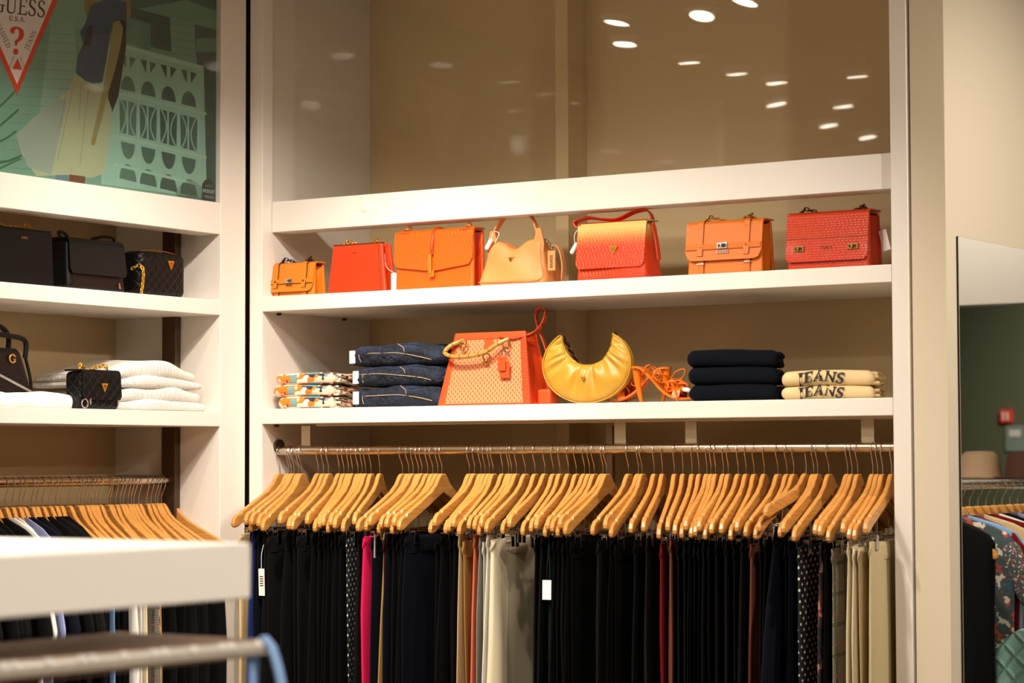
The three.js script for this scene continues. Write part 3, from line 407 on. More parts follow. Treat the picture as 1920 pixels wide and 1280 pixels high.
// ---------- lower shelf: monogram tote, gold crescent bag, sandals ----------
leather('coral', '#d64a12', 0.45); mt('monogram', '#ffffff', 0.75, { map: rep(T.mono, 0.055), bumpMap: rep(T.weave, 0.01), bumpScale: 0.0003 });
mt('ribbed', '#cc4612', 0.6, { bumpMap: rep(tex(64, (u, v) => 0.5 + 0.5 * Math.sin(v * Math.PI * 16)), 0.04), bumpScale: 0.0016 });
mt('bamboo', '#b98a3c', 0.3, { physical: true, clearcoat: 0.6, clearcoatRoughness: 0.2 }); mt('bamboonode', '#7d5a26', 0.4);
{
  const f = fit(820, 994, 622, 758, -0.035, H2), { w, h } = f, d = 0.12, tw = 0.76, o = thing('handbag', 'coral tote of patterned cloth with curved bamboo handle on lower shelf', 'handbag', [f.x, f.ys, f.zf - d / 2]);
  const tp = taper(h, tw, 0.45), tr = (g) => buv(warp(g, tp));
  part(o, 'front_panel', tr(rbox(w * 0.9, h * 0.9, 0.008, 0.002, -w * 0.005, h * 0.46, d / 2 - 0.006, 4)), 'monogram', 'woven two-tone letter pattern');
  part(o, 'side_trim', tr(rbox(w * 0.07, h, 0.012, 0.003, -w * 0.465, h / 2, d / 2 - 0.005, 3)), 'coral'); part(o, 'side_trim', tr(rbox(w * 0.08, h, 0.012, 0.003, w * 0.46, h / 2, d / 2 - 0.005, 3)), 'ribbed');
  part(o, 'top_trim', tr(rbox(w, h * 0.1, 0.014, 0.004, 0, h * 0.955, d / 2 - 0.005, 3)), 'coral'); part(o, 'back_panel', tr(rbox(w, h, 0.008, 0.003, 0, h / 2, -d / 2 + 0.005, 3)), 'coral');
  const gs = []; for (const s of [-1, 1]) gs.push(sheet(6, 6, (u, v) => { const p = V(s * (w / 2 - 0.008 - 0.02 * (1 - Math.abs(2 * u - 1)) * v), 0.003 + v * (h - 0.012), (u - 0.5) * (d - 0.014)); tp(p); return p; }, 0.004)); gs.forEach((g) => part(o, 'gusset', g, 'redorange'));
  part(o, 'base', rbox(w * 0.99, 0.006, d * 0.98, 0.002, 0, 0.003, 0), 'coral'); part(o, 'base_foot', rbox(0.04, 0.04, 0.05, 0.008, w * 0.56, 0.0205, 0), 'coral');
  part(o, 'patch', tr(rbox(0.036, 0.028, 0.003, 0.002, w * 0.0, h * 0.83, d / 2 - 0.0005)), 'coral', 'plain coral patch');
  const zz = d * 0.36, hp = [[-w * 0.28, h * 0.9, zz - 0.01], [-w * 0.38, h * 0.83, zz + 0.006], [-w * 0.42, h * 0.74, zz + 0.016], [-w * 0.33, h * 0.68, zz + 0.024], [-w * 0.16, h * 0.67, zz + 0.026], [w * 0.03, h * 0.72, zz + 0.024], [w * 0.14, h * 0.82, zz + 0.016], [w * 0.24, h * 0.9, zz + 0.002]];
  const hd = part(o, 'handle', tube(hp, 0.0058, 60, 10), 'bamboo', 'curved bamboo handle'); const hc = curve(hp); for (let i = 1; i < 9; i++) { const p = hc.getPointAt(i / 9), t = hc.getTangentAt(i / 9); part(hd, 'bamboo_node', new THREE.TorusGeometry(0.006, 0.0013, 6, 14).applyQuaternion(new THREE.Quaternion().setFromUnitVectors(V(0, 0, 1), t)).translate(p.x, p.y, p.z), 'bamboonode'); }
  for (const [a, b] of [[-w * 0.24, h * 0.86], [w * 0.22, h * 0.84], [0.004, h * 0.66]]) part(o, 'handle_ring', merge([new THREE.TorusGeometry(0.009, 0.002, 8, 18).rotateY(0.5).translate(a, b, d * 0.42), new THREE.TorusGeometry(0.006, 0.002, 8, 14).rotateX(0.6).translate(a, b - 0.014, d * 0.44)]), 'brass', 'brass ring');
  part(o, 'long_strap', strap([[w * 0.1, h * 0.93, d * 0.2], [w * 0.28, h * 0.9, d * 0.22], [w * 0.45, h * 0.98, d * 0.12], [w * 0.58, h * 1.12, 0.03], [w * 0.585, h * 1.26, 0.022], [w * 0.52, h * 1.31, 0.015], [w * 0.46, h * 1.24, 0.01], [w * 0.47, h * 1.05, 0.005], [w * 0.53, h * 0.8, 0.0], [w * 0.58, h * 0.5, -0.002], [w * 0.6, h * 0.2, 0]], [0.25, 0.12, 1], 0.024, 0.003, 90), 'ribbed', 'ribbed coral strap in a loop');
  const t1 = part(o, 'hang_tag', rbox(0.03, 0.045, 0.003, 0.004, w * 0.22, h * 0.48, d * 0.46), 'coral', 'coral leather hang tag'); part(t1, 'hang_tag_flap', rbox(0.024, 0.038, 0.003, 0.005, w * 0.2, h * 0.56, d * 0.46 + 0.005), 'coral'); part(t1, 'tag_stud', new THREE.SphereGeometry(0.006, 12, 8).scale(1, 1, 0.3).translate(w * 0.2, h * 0.64, d * 0.46 + 0.0066), 'coral'); part(t1, 'tag_clip', new THREE.TorusGeometry(0.006, 0.0015, 8, 16).translate(w * 0.22, h * 0.72, d * 0.43), 'chrome');
}
mt('satin', '#c6942e', 0.4, { physical: true, sheen: 0.8, sheenColor: new THREE.Color('#fff0b0'), sheenRoughness: 0.3, anisotropy: 0.5 });
{
  const f = fit(1003, 1168, 627, 752, -0.035, H2), { w, h } = f, o = thing('handbag', 'gold satin crescent shoulder bag with gathered folds and dark chain', 'handbag', [f.x, f.ys, f.zf - 0.05]);
  const cy = h * 0.556, AM = 2.5, ang = (v) => (-1 + 2 * v) * AM, ro = (a) => [Math.sin(a) * w * 0.5, cy - Math.cos(a) * cy * 0.995], ri = (a) => { const s = a / AM; return [Math.sign(s) * Math.pow(Math.sin(Math.abs(s) * Math.PI / 2), 0.85) * w * 0.285, h * (0.56 + 0.44 * (1 - Math.cos(s * Math.PI / 2)))]; };
  const N = 120, Mq = 30, pos = [], idx = [];
  for (let j = 0; j <= N; j++) { const v = j / N, a = ang(v), A = ro(a), B = ri(a), e = Math.sin(Math.PI * clamp(v, 0.02, 0.98)) ** 0.4; for (let i = 0; i < Mq; i++) { const p = i / Mq * Math.PI * 2, k = (1 - Math.cos(p)) / 2, fold = (0.0075 * Math.sin(a * 8.5 + 1.1 * Math.sin(a * 2.7) + k * 2.4) + 0.0045 * Math.sin(a * 17 - k * 3 + 2 * Math.sin(a * 4))) * (0.25 + 0.75 * k) * Math.sin(Math.PI * clamp(k * 0.86 + 0.07, 0, 1)); const t = Math.sign(Math.sin(p)) * Math.pow(Math.abs(Math.sin(p)), 0.62) * 0.028 * e + (Math.sin(p) > 0 ? fold * e : 0); pos.push(A[0] + (B[0] - A[0]) * k, A[1] + (B[1] - A[1]) * k + 0.002, t); } }
  for (let j = 0; j < N; j++) for (let i = 0; i < Mq; i++) { const a = j * Mq + i, b = j * Mq + (i + 1) % Mq; idx.push(a, b, b + Mq, a, b + Mq, a + Mq); }
  const g = new THREE.BufferGeometry(); g.setAttribute('position', new THREE.Float32BufferAttribute(pos, 3)); g.setIndex(idx); g.computeVertexNormals(); part(o, 'body', buv(g), 'satin');
  const arc = (fn, dz) => Array.from({ length: 31 }, (_, i) => { const q = fn(ang(i / 30)); return [q[0], q[1] + 0.002, dz]; });
  part(o, 'outer_piping', tube(arc(ro, 0.012), 0.002, 90, 6), 'satin'); part(o, 'zip_edge', tube(arc(ri, 0.006), 0.0018, 90, 6), 'brass', 'brass zip edge'); emblem(o, 0.014, 0.006, h * 0.36, 0.038, 'gold', -0.05);
  const tl = ro(ang(0)), tr = ro(ang(1)); for (const [q, s] of [[tl, -1], [tr, 1]]) part(o, 'chain', chainGeo([[q[0], q[1] - 0.004, 0], [q[0] - s * 0.012, q[1] - 0.03, -0.012], [q[0] - s * 0.03, q[1] - 0.058, -0.014], [s * 0.014, h * 0.45, -0.012]], 0.0072, 0.0024), 'darkchain', 'dark metal chain');
}
leather('sandal', '#e87008', 0.35, 0.0001);
function sandal(x, z, turn, label) {
  const o = thing('sandal', label, 'shoe', [x, H2, z], turn, 'pair of orange heeled sandals'), prof = curve([[-0.075, 0.086, 0], [-0.05, 0.085, 0], [-0.02, 0.062, 0], [0.015, 0.026, 0], [0.05, 0.008, 0], [0.095, 0.007, 0]]);
  const wid = (t) => 0.012 + 0.012 * Math.sin(Math.PI * clamp(t * 0.9 + 0.12, 0, 1)) + 0.009 * Math.exp(-((t - 0.72) ** 2) / 0.02);
  part(o, 'sole', sheet(8, 40, (u, v) => { const p = prof.getPointAt(v); return [p.x, p.y + 0.002, (u - 0.5) * 2 * wid(v) * (v > 0.92 ? Math.sqrt(Math.max(0.02, 1 - ((v - 0.92) / 0.085) ** 2)) : v < 0.06 ? Math.sqrt(Math.max(0.05, 1 - ((0.06 - v) / 0.065) ** 2)) : 1)]; }, 0.0055), 'sandal');
  part(o, 'heel', buv(warp(new THREE.CylinderGeometry(0.0115, 0.0045, 0.082, 14, 8).translate(-0.062, 0.042, 0), (v) => { v.x += 0.012 * (1 - v.y / 0.082) ** 2; })), 'sandal');
  part(o, 'toe_strap', strap([[0.05, 0.01, 0.027], [0.053, 0.03, 0.018], [0.055, 0.036, 0], [0.053, 0.03, -0.018], [0.05, 0.01, -0.027]], [1, 0, 0], 0.02, 0.004), 'sandal');
  part(o, 'knot', merge([new THREE.TorusKnotGeometry(0.012, 0.0042, 60, 7, 2, 3).scale(1.2, 0.9, 1).translate(0.055, 0.038, 0.006), new THREE.TorusKnotGeometry(0.01, 0.0036, 50, 7, 3, 2).translate(0.035, 0.04, 0.012)]), 'sandal');
  const lp = []; for (let i = 0; i <= 40; i++) { const t = i / 40; lp.push([-0.03 + 0.085 * t + 0.01 * Math.sin(i * 1.3), 0.082 - 0.05 * t + 0.014 * Math.sin(i * 0.9), 0.028 * Math.sin(i * 0.55)]); } part(o, 'lace', tube(lp, 0.0019, 220, 5), 'sandal', 'thin twisted lace');
  part(o, 'lace_bow', merge([tube([[0.03, 0.052, 0.01], [0.05, 0.075, 0.02], [0.075, 0.08, 0.024], [0.07, 0.062, 0.022], [0.04, 0.05, 0.012]], 0.0017, 40, 5), tube([[0.03, 0.052, 0.01], [0.015, 0.07, 0.03], [-0.004, 0.068, 0.036], [0.012, 0.05, 0.03], [0.03, 0.05, 0.014]], 0.0017, 40, 5), tube([[0.04, 0.045, 0.014], [0.055, 0.02, 0.034], [0.06, 0.004, 0.04], [0.062, -0.001, 0.045]], 0.0017, 24, 5)]), 'sandal');
  part(o, 'security_tag', new THREE.CapsuleGeometry(0.0055, 0.012, 4, 10).rotateZ(1.4).translate(0.078, 0.03, 0.02), 'white', 'white plastic security tag'); return o;
}
sandal(P(1206, 740, 'z', -0.13).x, -0.13, Math.PI + 0.2, 'orange strappy sandal lying with its toe toward the gold bag'); sandal(P(1238, 740, 'z', -0.065).x, -0.065, 0.12, 'orange strappy sandal with its toe toward the navy sweaters');

// ---------- folded clothes ----------
cloth('navyknit', '#090d16'); cloth('creamcotton', '#e3c795'); mt('floralcloth', '#ffffff', 0.85, { map: rep(T.floral, 0.2), bumpMap: rep(T.weave, 0.012), bumpScale: 0.0003 });
mt('denim', '#ffffff', 0.85, { map: rep(T.denim, 0.14), bumpMap: rep(T.grain, 0.3), bumpScale: 0.008 }); mt('stitch', '#b89a72', 0.8); mt('whiteknit', '#efeae0', 0.95, { bumpMap: rep(T.knit, 0.05), bumpScale: 0.0022 });
// one folded garment: a soft slab whose front is the fold, with the loose layers showing at one end
function folded(name, label, category, group, [x, y, z], turn, w, h, d, m, s, o2 = {}) {
  const o = thing(name, label, category, [x, y, z], turn, group), { layers = 3, end = 1, sag = 0.004, wave = 0.003, dark } = o2;
  const g = soft3(w, h, d, Math.min(h * 0.49, 0.03), 40, 12, 16).translate(0, h / 2, 0);
  const soft = (v) => { const k = clamp(v.y / h, 0, 1), n = vnoise(v.x * 18 + s * 7, v.z * 12 + s * 3, s) - 0.5, n2 = vnoise(v.x * 45 + s, v.y * 60, s + 9) - 0.5; v.y += k * (wave * 2 * n - sag * Math.pow(Math.abs(2 * v.x / w), 2.2) * 1.0 + sag * 0.5); v.z += wave * 1.2 * n2; v.x += 0.004 * n2 * (Math.abs(v.x) > w * 0.4 ? 1 : 0); v.y = Math.max(0.0004, v.y); };
  part(o, 'fold', buv(warp(g, soft)), m);
  for (let i = 0; i < layers; i++) { const t = h / (layers + 0.6), yy = t * (i + 0.75); part(o, 'layer', buv(warp(soft3(0.05, t * 0.8, d * (0.9 - 0.05 * i), t * 0.38, 10, 8, 24).translate(end * (w / 2 - 0.02 + 0.006 * hash(i, s)), yy, -0.004), (v) => { v.y += 0.003 * Math.sin(v.z * 50 + i * 2 + s); v.x += 0.003 * Math.sin(v.z * 70 + i * 3 + s); })), dark || m); }
  o.userData.soft = undefined; delete o.userData.soft; return { o, soft };
}
// a stack turned by a: its near left corner on the shelf edge, its width from the pixels of its front
function turned(l, r, top, bot, z, ys, a, d) {
  const c = P(l, bot - 4, 'z', z), u = V(Math.cos(a), 0, -Math.sin(a)), px = (w) => (c.clone().addScaledVector(u, w).project(camera).x + 1) * 960; let lo = 0, hi = 0.8; for (let i = 0; i < 40; i++) { const m = (lo + hi) / 2; px(m) < r ? lo = m : hi = m; }
  const w = lo, m = c.clone().addScaledVector(u, w / 2), h = P((l + r) / 2, top, 'z', m.z).y - ys; return { w, h, x: m.x - Math.sin(a) * d / 2, z: m.z - Math.cos(a) * d / 2, a, d };
}
{ // floral shirts
  const f = turned(511, 628, 698, 766, -0.02, H2, 0.2, 0.15), n = 3, h = f.h / n;
  ['topmost', 'middle', 'lowest'].forEach((t, i) => folded('folded_shirt', `orange and teal floral shirt, ${t} of the folded stack`, 'shirt', undefined, [f.x + [0.004, -0.003, 0.006][i], H2 + (n - 1 - i) * h, f.z], f.a, f.w * [0.98, 1.0, 0.93][i], h * 0.98, f.d, 'floralcloth', 31 + i, { layers: 3, wave: 0.003 }));
  const g = fit(655, 826, 646, 762, -0.03, H2), hh = g.h / n;
  ['topmost', 'middle', 'lowest'].forEach((t, i) => {
    const w = g.w * [1.0, 0.95, 0.96][i], { o, soft } = folded('folded_jeans', `dark blue denim jeans, ${t} of the folded stack`, 'jeans', undefined, [g.x + [0, 0.004, 0.006][i], H2 + (n - 1 - i) * hh, -0.03 - 0.15], 0, w, hh * 0.97, 0.3, 'denim', 51 + i, { layers: 2, wave: 0.007, sag: 0.008 }), d = 0.3;
    const st = (pts) => part(o, 'seam_stitching', tube(pts.map(([a, b, c]) => { const v = V(a, b, c); soft(v); v.z += 0.001; return v; }), 0.0011, 30, 4), 'stitch', 'pale stitching');
    st([[-w * 0.44, hh * 0.62, d / 2 - 0.004], [-w * 0.2, hh * 0.56, d / 2], [w * 0.05, hh * 0.5, d / 2], [w * 0.3, hh * 0.36, d / 2], [w * 0.4, hh * 0.26, d / 2 - 0.004]]); st([[-w * 0.38, hh * 0.85, d / 2 - 0.01], [-w * 0.39, hh * 0.5, d / 2 - 0.001], [-w * 0.38, hh * 0.2, d / 2 - 0.002]]); st([[w * 0.02, hh * 0.9, d / 2 - 0.012], [w * 0.1, hh * 0.7, d / 2 - 0.002], [w * 0.11, hh * 0.55, d / 2 - 0.001]]);
    part(o, 'waistband', buv(warp(soft3(0.03, hh * 0.9, d * 0.94, hh * 0.3, 8, 12, 20).translate(-w / 2 + 0.012, hh * 0.47, 0.002), (v) => { v.z += 0.002 * Math.sin(v.y * 90); })), 'denim');
    part(o, 'paper_label', sheet(6, 6, (u, v) => [-w / 2 - 0.004 + 0.022 * u, hh * (0.16 + 0.62 * v), d * 0.47 + 0.003 + 0.004 * Math.sin(u * 2)], 0.0008), 'paper', 'white waistband label');
  });
  const k = turned(1287, 1462, 655, 748, -0.02, H2, 0.44, 0.24), kh = k.h / n;
  ['topmost', 'middle', 'lowest'].forEach((t, i) => folded('folded_sweater', `dark navy sweater, ${t} of the folded stack beside the sandals`, 'sweater', undefined, [k.x + [0, 0.002, 0.004][i], H2 + (n - 1 - i) * kh, k.z], k.a, k.w * [1, 0.985, 0.98][i], kh * 0.985, k.d, 'navyknit', 71 + i, { layers: 2, wave: 0.002, sag: 0.004 }));
  const c = turned(1463, 1640, 694, 745, -0.006, H2, 0.3, 0.15), chh = c.h / 2;
  ['upper', 'lower'].forEach((t, i) => {
    const w = c.w, hh = chh * [1.08, 0.9][i], y = H2 + (i ? 0 : chh * 0.92), { o, soft } = folded('folded_t_shirt', `cream folded t-shirt printed JEANS, ${t} of the two`, 't-shirt', undefined, [c.x, y, c.z], c.a, w, hh, c.d, 'creamcotton', 91 + i, { layers: 3, wave: 0.0012, sag: 0.005 });
    const tg = textGeo('JEANS', hh * (i ? 0.84 : 0.72), 0.0012, serif); tg.scale(0.95, 1, 1); warp(tg, (v) => { v.x += v.y * 0.12; v.x *= 1 + 0.1 * v.y / hh; v.y += hh * 0.47 + 0.0035 * Math.cos(v.x * 60); v.x -= w * 0.07; const b = V(v.x, clamp(v.y, 0.003, hh * 0.97), c.d / 2); const e = Math.abs(v.y - hh / 2) / (hh / 2); soft(b); v.z += b.z - hh * 0.5 * (1 - Math.sqrt(Math.max(0, 1 - Math.min(0.98, e) ** 2))) + 0.0042; }); part(o, 'print', tg, 'ink', 'dark printed letters');
  });
}

// ---------- left cabinet: black bags and white knitwear ----------
const Q = Math.PI / 2;
{
  let f = fitL(-22, 103, 428, 531, -0.085, L1), d = 0.07, o = thing('handbag', 'tall plain black tote with tiny gold letters on left upper shelf', 'handbag', [f.xf - d / 2, L1, f.z], Q);
  bodyParts(o, f.w, f.h, d, 'blackmatte', 'blackmatte', { tw: 0.92 }); part(o, 'lettering', textGeo('GUESS', 0.005, 0.0004).translate(f.w * 0.03, f.h * 0.84, d / 2 + 0.001), 'brass', 'tiny gold letters'); ringChain(o, f.w * 0.8, f.h, 'gold', 0.3); part(o, 'top_edge', rbox(f.w * 0.93, 0.002, 0.012, 0.001, 0, f.h, d / 2 - 0.008), 'blackleather');
  f = fitL(128, 238, 446, 545, -0.085, L1); d = 0.09; o = thing('handbag', 'smooth black flap bag with small silver mark on left upper shelf', 'handbag', [f.xf - d / 2, L1, f.z], Q);
  part(o, 'body', buv(warp(soft3(f.w, f.h - 0.008, d, 0.014, 20, 14, 12).translate(0, f.h / 2 - 0.004, 0), taper(f.h, 0.95, 0.75))), 'blackleather'); part(o, 'flap', flapGeo(f.w * 0.98, f.h - 0.008, d * 0.78, f.h * 0.58, { corner: 0.012, out: 0.014, th: 0.004, tw: 0.95 }), 'blackleather');
  part(o, 'silver_mark', ext([[-0.003, 0.008], [0.002, 0.009], [0.004, 0], [0.007, -0.007], [0, -0.006], [-0.002, 0]], 0.002, 0.0005).translate(f.w * 0.36, f.h * 0.13, d / 2 + 0.0012), 'chrome', 'small silver mark'); for (const s of [-1, 1]) part(o, 'strap_loop', tube([[s * f.w * 0.42, f.h * 0.9, 0.01], [s * f.w * 0.47, f.h + 0.008, 0.004], [s * f.w * 0.36, f.h + 0.012, -0.006], [s * f.w * 0.2, f.h + 0.004, -0.02]], 0.004, 20, 8), 'blackleather');
  f = fitL(262, 350, 473, 555, -0.085, L1); d = 0.075; o = thing('handbag', 'black quilted camera bag with gold triangle and hanging gold chain', 'handbag', [f.xf - d / 2, L1, f.z], Q);
  part(o, 'body', buv(warp(soft3(f.w, f.h, d, 0.02, 22, 18, 12).translate(0, f.h / 2, 0), (v) => { v.z *= 1 + 0.1 * Math.cos(v.x / f.w * 3); })), 'quilted'); part(o, 'zip', tube([[-f.w * 0.46, f.h * 0.3, d * 0.18], [-f.w * 0.46, f.h * 0.9, d * 0.18], [-f.w * 0.38, f.h * 0.995, d * 0.18], [f.w * 0.38, f.h * 0.995, d * 0.18], [f.w * 0.46, f.h * 0.9, d * 0.18]], 0.0022, 50, 6), 'brass', 'gold zip'); emblem(o, 0.026, f.w * 0.13, f.h * 0.72, d / 2 + 0.0045);
  part(o, 'chain', chainGeo([[-f.w * 0.5, f.h * 0.6, d * 0.2], [-f.w * 0.47, f.h * 0.66, d * 0.46], [-f.w * 0.46, f.h * 0.55, d * 0.56], [-f.w * 0.47, f.h * 0.25, d * 0.57], [-f.w * 0.5, 0.004, d * 0.57]], 0.0052, 0.0018), 'gold', 'gold chain');
  // lower left shelf
  f = fitL(-60, 74, 650, 740, -0.13, L2); d = 0.1; o = thing('handbag', 'black leather handbag with two round handles on left lower shelf', 'handbag', [f.xf - d / 2, L2, f.z], Q);
  part(o, 'body', buv(warp(soft3(f.w, f.h, d, 0.02, 22, 18, 12).translate(0, f.h / 2, 0), taper(f.h, 0.66, 0.5))), 'blackleather'); for (const [z, hh, x] of [[-d * 0.16, 0.062, -0.012], [d * 0.2, 0.03, 0.014]]) part(o, 'handle', tube([[-f.w * 0.3 + x, f.h * 0.8, z], [-f.w * 0.33 + x, f.h + hh * 0.55, z], [-f.w * 0.2 + x, f.h + hh, z], [f.w * 0.14 + x, f.h + hh, z], [f.w * 0.36 + x, f.h + hh * 0.6, z], [f.w * 0.36 + x, f.h * 0.85, z]], 0.0068, 50, 10), 'blackleather', 'round black handle');
  part(o, 'logo_charm', merge([new THREE.TorusGeometry(0.01, 0.0024, 8, 20, 5.2).rotateZ(0.5).translate(f.w * 0.18, f.h * 0.82, d * 0.34), box(0.008, 0.003, 0.004, f.w * 0.18 + 0.006, f.h * 0.81, d * 0.34)]), 'gold', 'gold round charm'); part(o, 'tassel', merge([tube([[f.w * 0.42, f.h * 0.86, d * 0.2], [f.w * 0.46, f.h * 0.5, d * 0.28], [f.w * 0.47, f.h * 0.2, d * 0.3]], 0.004, 20, 6), cyl(0.006, 0.011, 0.03, f.w * 0.47, f.h * 0.12, d * 0.3)]), 'blackmatte');
  f = fitL(153, 225, 692, 767, -0.07, L2); d = 0.06; o = thing('handbag', 'small black quilted flap bag with gold triangle beside white sweaters', 'handbag', [f.xf - d / 2, L2, f.z], Q);
  part(o, 'body', buv(new RoundedBoxGeometry(f.w, f.h - 0.006, d, 7, 0.012).translate(0, f.h / 2 - 0.003, 0)), 'quilted'); part(o, 'flap', flapGeo(f.w * 0.99, f.h - 0.006, d, f.h * 0.62, { corner: 0.01, out: 0.006, th: 0.004 }), 'quilted'); emblem(o, 0.024, 0.004, f.h * 0.54, d / 2 + 0.0085); ringChain(o, f.w * 1.1, f.h, 'gold', 0.2);
  part(o, 'silver_charm', merge([new THREE.TorusGeometry(0.011, 0.0018, 6, 18).translate(-f.w * 0.5, 0.014, d / 2 + 0.012), new THREE.TorusGeometry(0.008, 0.0016, 6, 16).rotateY(0.9).translate(-f.w * 0.36, 0.02, d / 2 + 0.012)]), 'chrome', 'silver ring charm');
  const s1 = fitL(208, 388, 724, 771, -0.075, L2), s2 = fitL(190, 384, 674, 730, -0.075, L2 + s1.h);
  function mound(label, y, z, w, h, dd, peak, x0) {   // a loosely folded ribbed sweater: high in the middle, thin at its ends
    const o = thing('folded_sweater', label, 'sweater', [x0 - dd / 2, y, z], Q);
    const env = (u) => (y > L2 + 0.01 ? 0.42 : 0.72) + (y > L2 + 0.01 ? 0.58 : 0.28) * Math.exp(-(((u - peak) / (u < peak ? 0.34 : 0.42)) ** 2)), lay = (y0, y1, dx, zz, s) => buv(warp(soft3(w * (1 - dx), h * (y1 - y0) * 0.98, dd - zz, h * (y1 - y0) * 0.46, 40, 12, 16).translate(-w * dx * 0.3, h * (y0 + y1) / 2, -zz / 2), (v) => { const u = v.x / w + 0.5; v.y = v.y * env(u) + 0.003 * Math.sin(v.x * 40 + s + v.z * 20) * (v.y / h); v.z += 0.004 * Math.sin(v.x * 26 + s * 2) - 0.012 * (1 - env(u)); v.y = Math.max(0.0005, v.y); }));
    part(o, 'lower_fold', lay(0, 0.45, 0, 0, 1), 'whiteknit'); part(o, 'upper_fold', lay(0.36, 1, 0.03, 0.006, 3), 'whiteknit'); return o;
  }
  mound('white ribbed sweater, lower of the two folded on left shelf', L2, s1.z, s1.w, s1.h * 1.02, 0.26, 0.5, -0.07);
  mound('white ribbed sweater, upper of the two folded on left shelf', L2 + s1.h * 0.9, s2.z, s2.w, s2.h * 1.12, 0.25, 0.52, -0.075);
  const s3 = fitL(-30, 150, 736, 766, -0.1, L2); folded('folded_shirt', 'thin white folded top lying beside the black handbag', 'shirt', undefined, [-0.09 - 0.11, L2, s3.z + 0.005], Q, s3.w, s3.h, 0.2, 'white', 117, { layers: 2, wave: 0.004 });
}

// ---------- hangers ----------
function hangerProto() {
  const o = new THREE.Group(); o.name = 'clothes_hanger';
  const top = [[0.009, 0.0], [0.016, -0.004], [0.024, -0.013], [0.036, -0.028], [0.06, -0.045], [0.1, -0.064], [0.15, -0.086], [0.182, -0.1], [0.186, -0.1065], [0.19, -0.1045], [0.204, -0.109], [0.216, -0.12], [0.221, -0.132], [0.219, -0.14]], bot = [[0.212, -0.144], [0.2, -0.142], [0.17, -0.126], [0.12, -0.104], [0.07, -0.082], [0.03, -0.063], [0.0, -0.05]];
  const pts = [...top, ...bot, ...bot.slice(0, -1).reverse().map(([x, y]) => [-x, y]), ...top.slice().reverse().map(([x, y]) => [-x, y])];
  const g = ext(pts, 0.0055, 0.003); { const p = g.attributes.position, uv = g.attributes.uv; for (let i = 0; i < p.count; i++) uv.setXY(i, p.getX(i) * 1.0 + p.getZ(i), p.getY(i) + p.getZ(i) * 2); }
  part(o, 'wooden_body', g, 'wood');
  part(o, 'hook', tube([[0, -0.004, 0], [0, 0.018, 0], [0.005, 0.03, 0], [0.0135, 0.045, 0], [0.0165, 0.058, 0], [0.011, 0.071, 0], [0, 0.0762, 0], [-0.011, 0.071, 0], [-0.0155, 0.061, 0]], 0.0013, 36, 6), 'chrome', 'wire hook');
  part(o, 'clip_bar', merge([tube([[-0.165, -0.148, 0], [0.165, -0.148, 0]], 0.0015, 4, 6), tube([[-0.12, -0.1, 0], [-0.12, -0.148, 0]], 0.0013, 3, 5), tube([[0.12, -0.1, 0], [0.12, -0.148, 0]], 0.0013, 3, 5)]), 'chrome', 'chrome clip bar');
  for (const s of [-1, 1]) part(o, 'clip', merge([rbox(0.02, 0.034, 0.003, 0.001, s * 0.14, -0.162, 0.006).rotateX(0), rbox(0.02, 0.034, 0.003, 0.001, s * 0.14, -0.162, -0.006), cyl(0.004, 0.004, 0.02, 0, 0, 0, 8).rotateZ(Q).translate(s * 0.14, -0.149, 0)]), 'chrome', 'chrome clip');
  return o;
}
const HP = hangerProto();
// a hanging garment: rings down the cloth, folded flat between the clips
function garmentGeo(w, len, th, s, { flare = 1, hip = 1.08, top = 1, shoulder = 0 } = {}) {
  const N = 26, K = 36, pos = [], idx = [];
  for (let j = 0; j <= N; j++) { const t = j / N, y = -len * t, hw = w / 2 * (shoulder ? (0.25 + 0.75 * Math.min(1, t / 0.09) ** 0.7) : (top + (hip - top) * Math.min(1, t / 0.2)) * (1 + (flare - 1) * t)), tt = th * (shoulder ? 0.5 + 0.5 * Math.min(1, t * 6) : 0.62 + 0.38 * Math.min(1, t * 5)); for (let i = 0; i < K; i++) { const a = i / K * Math.PI * 2, c = Math.cos(a), q = Math.sin(a), x = Math.sign(c) * Math.pow(Math.abs(c), 0.55) * hw; const f = 0.42 * Math.sin(x * 42 + s * 1.7 + t * 2.2 + Math.sin(t * 5 + s)) * Math.min(1, t * 4) + 0.22 * Math.sin(x * 90 + s * 3 - t * 4) * Math.min(1, t * 4); pos.push(x + 0.01 * Math.sin(t * 4 + s) * t, y + (shoulder ? 0 : 0.003 * Math.sin(x * 30 + s)), Math.sign(q) * Math.pow(Math.abs(q), 0.6) * tt * 0.5 + th * 0.42 * f); } }
  for (let j = 0; j < N; j++) for (let i = 0; i < K; i++) { const a = j * K + i, b = j * K + (i + 1) % K; idx.push(a, a + K, b + K, a, b + K, b); }
  for (let i = 1; i < K - 1; i++) idx.push(0, i, i + 1);
  const g = new THREE.BufferGeometry(); g.setAttribute('position', new THREE.Float32BufferAttribute(pos, 3)); g.setIndex(idx); g.computeVertexNormals(); const uv = new Float32Array(pos.length / 3 * 2), p = g.attributes.position; for (let i = 0; i < p.count; i++) { uv[2 * i] = p.getX(i) + p.getZ(i) * 0.7; uv[2 * i + 1] = p.getY(i); } g.setAttribute('uv', new THREE.BufferAttribute(uv, 2)); return g;
}
const VAR = [0, 1, 2, 3, 4, 5].map((i) => garmentGeo(0.37, 1.02, 0.03, i * 1.9 + 0.4, { flare: [0.94, 1.06, 1.0, 1.1, 0.97, 1.03][i], hip: [1.04, 1.1, 1.06, 1.02, 1.12, 1.08][i] })), WB = garmentGeo(0.376, 0.04, 0.022, 0.3, { hip: 1.01 });
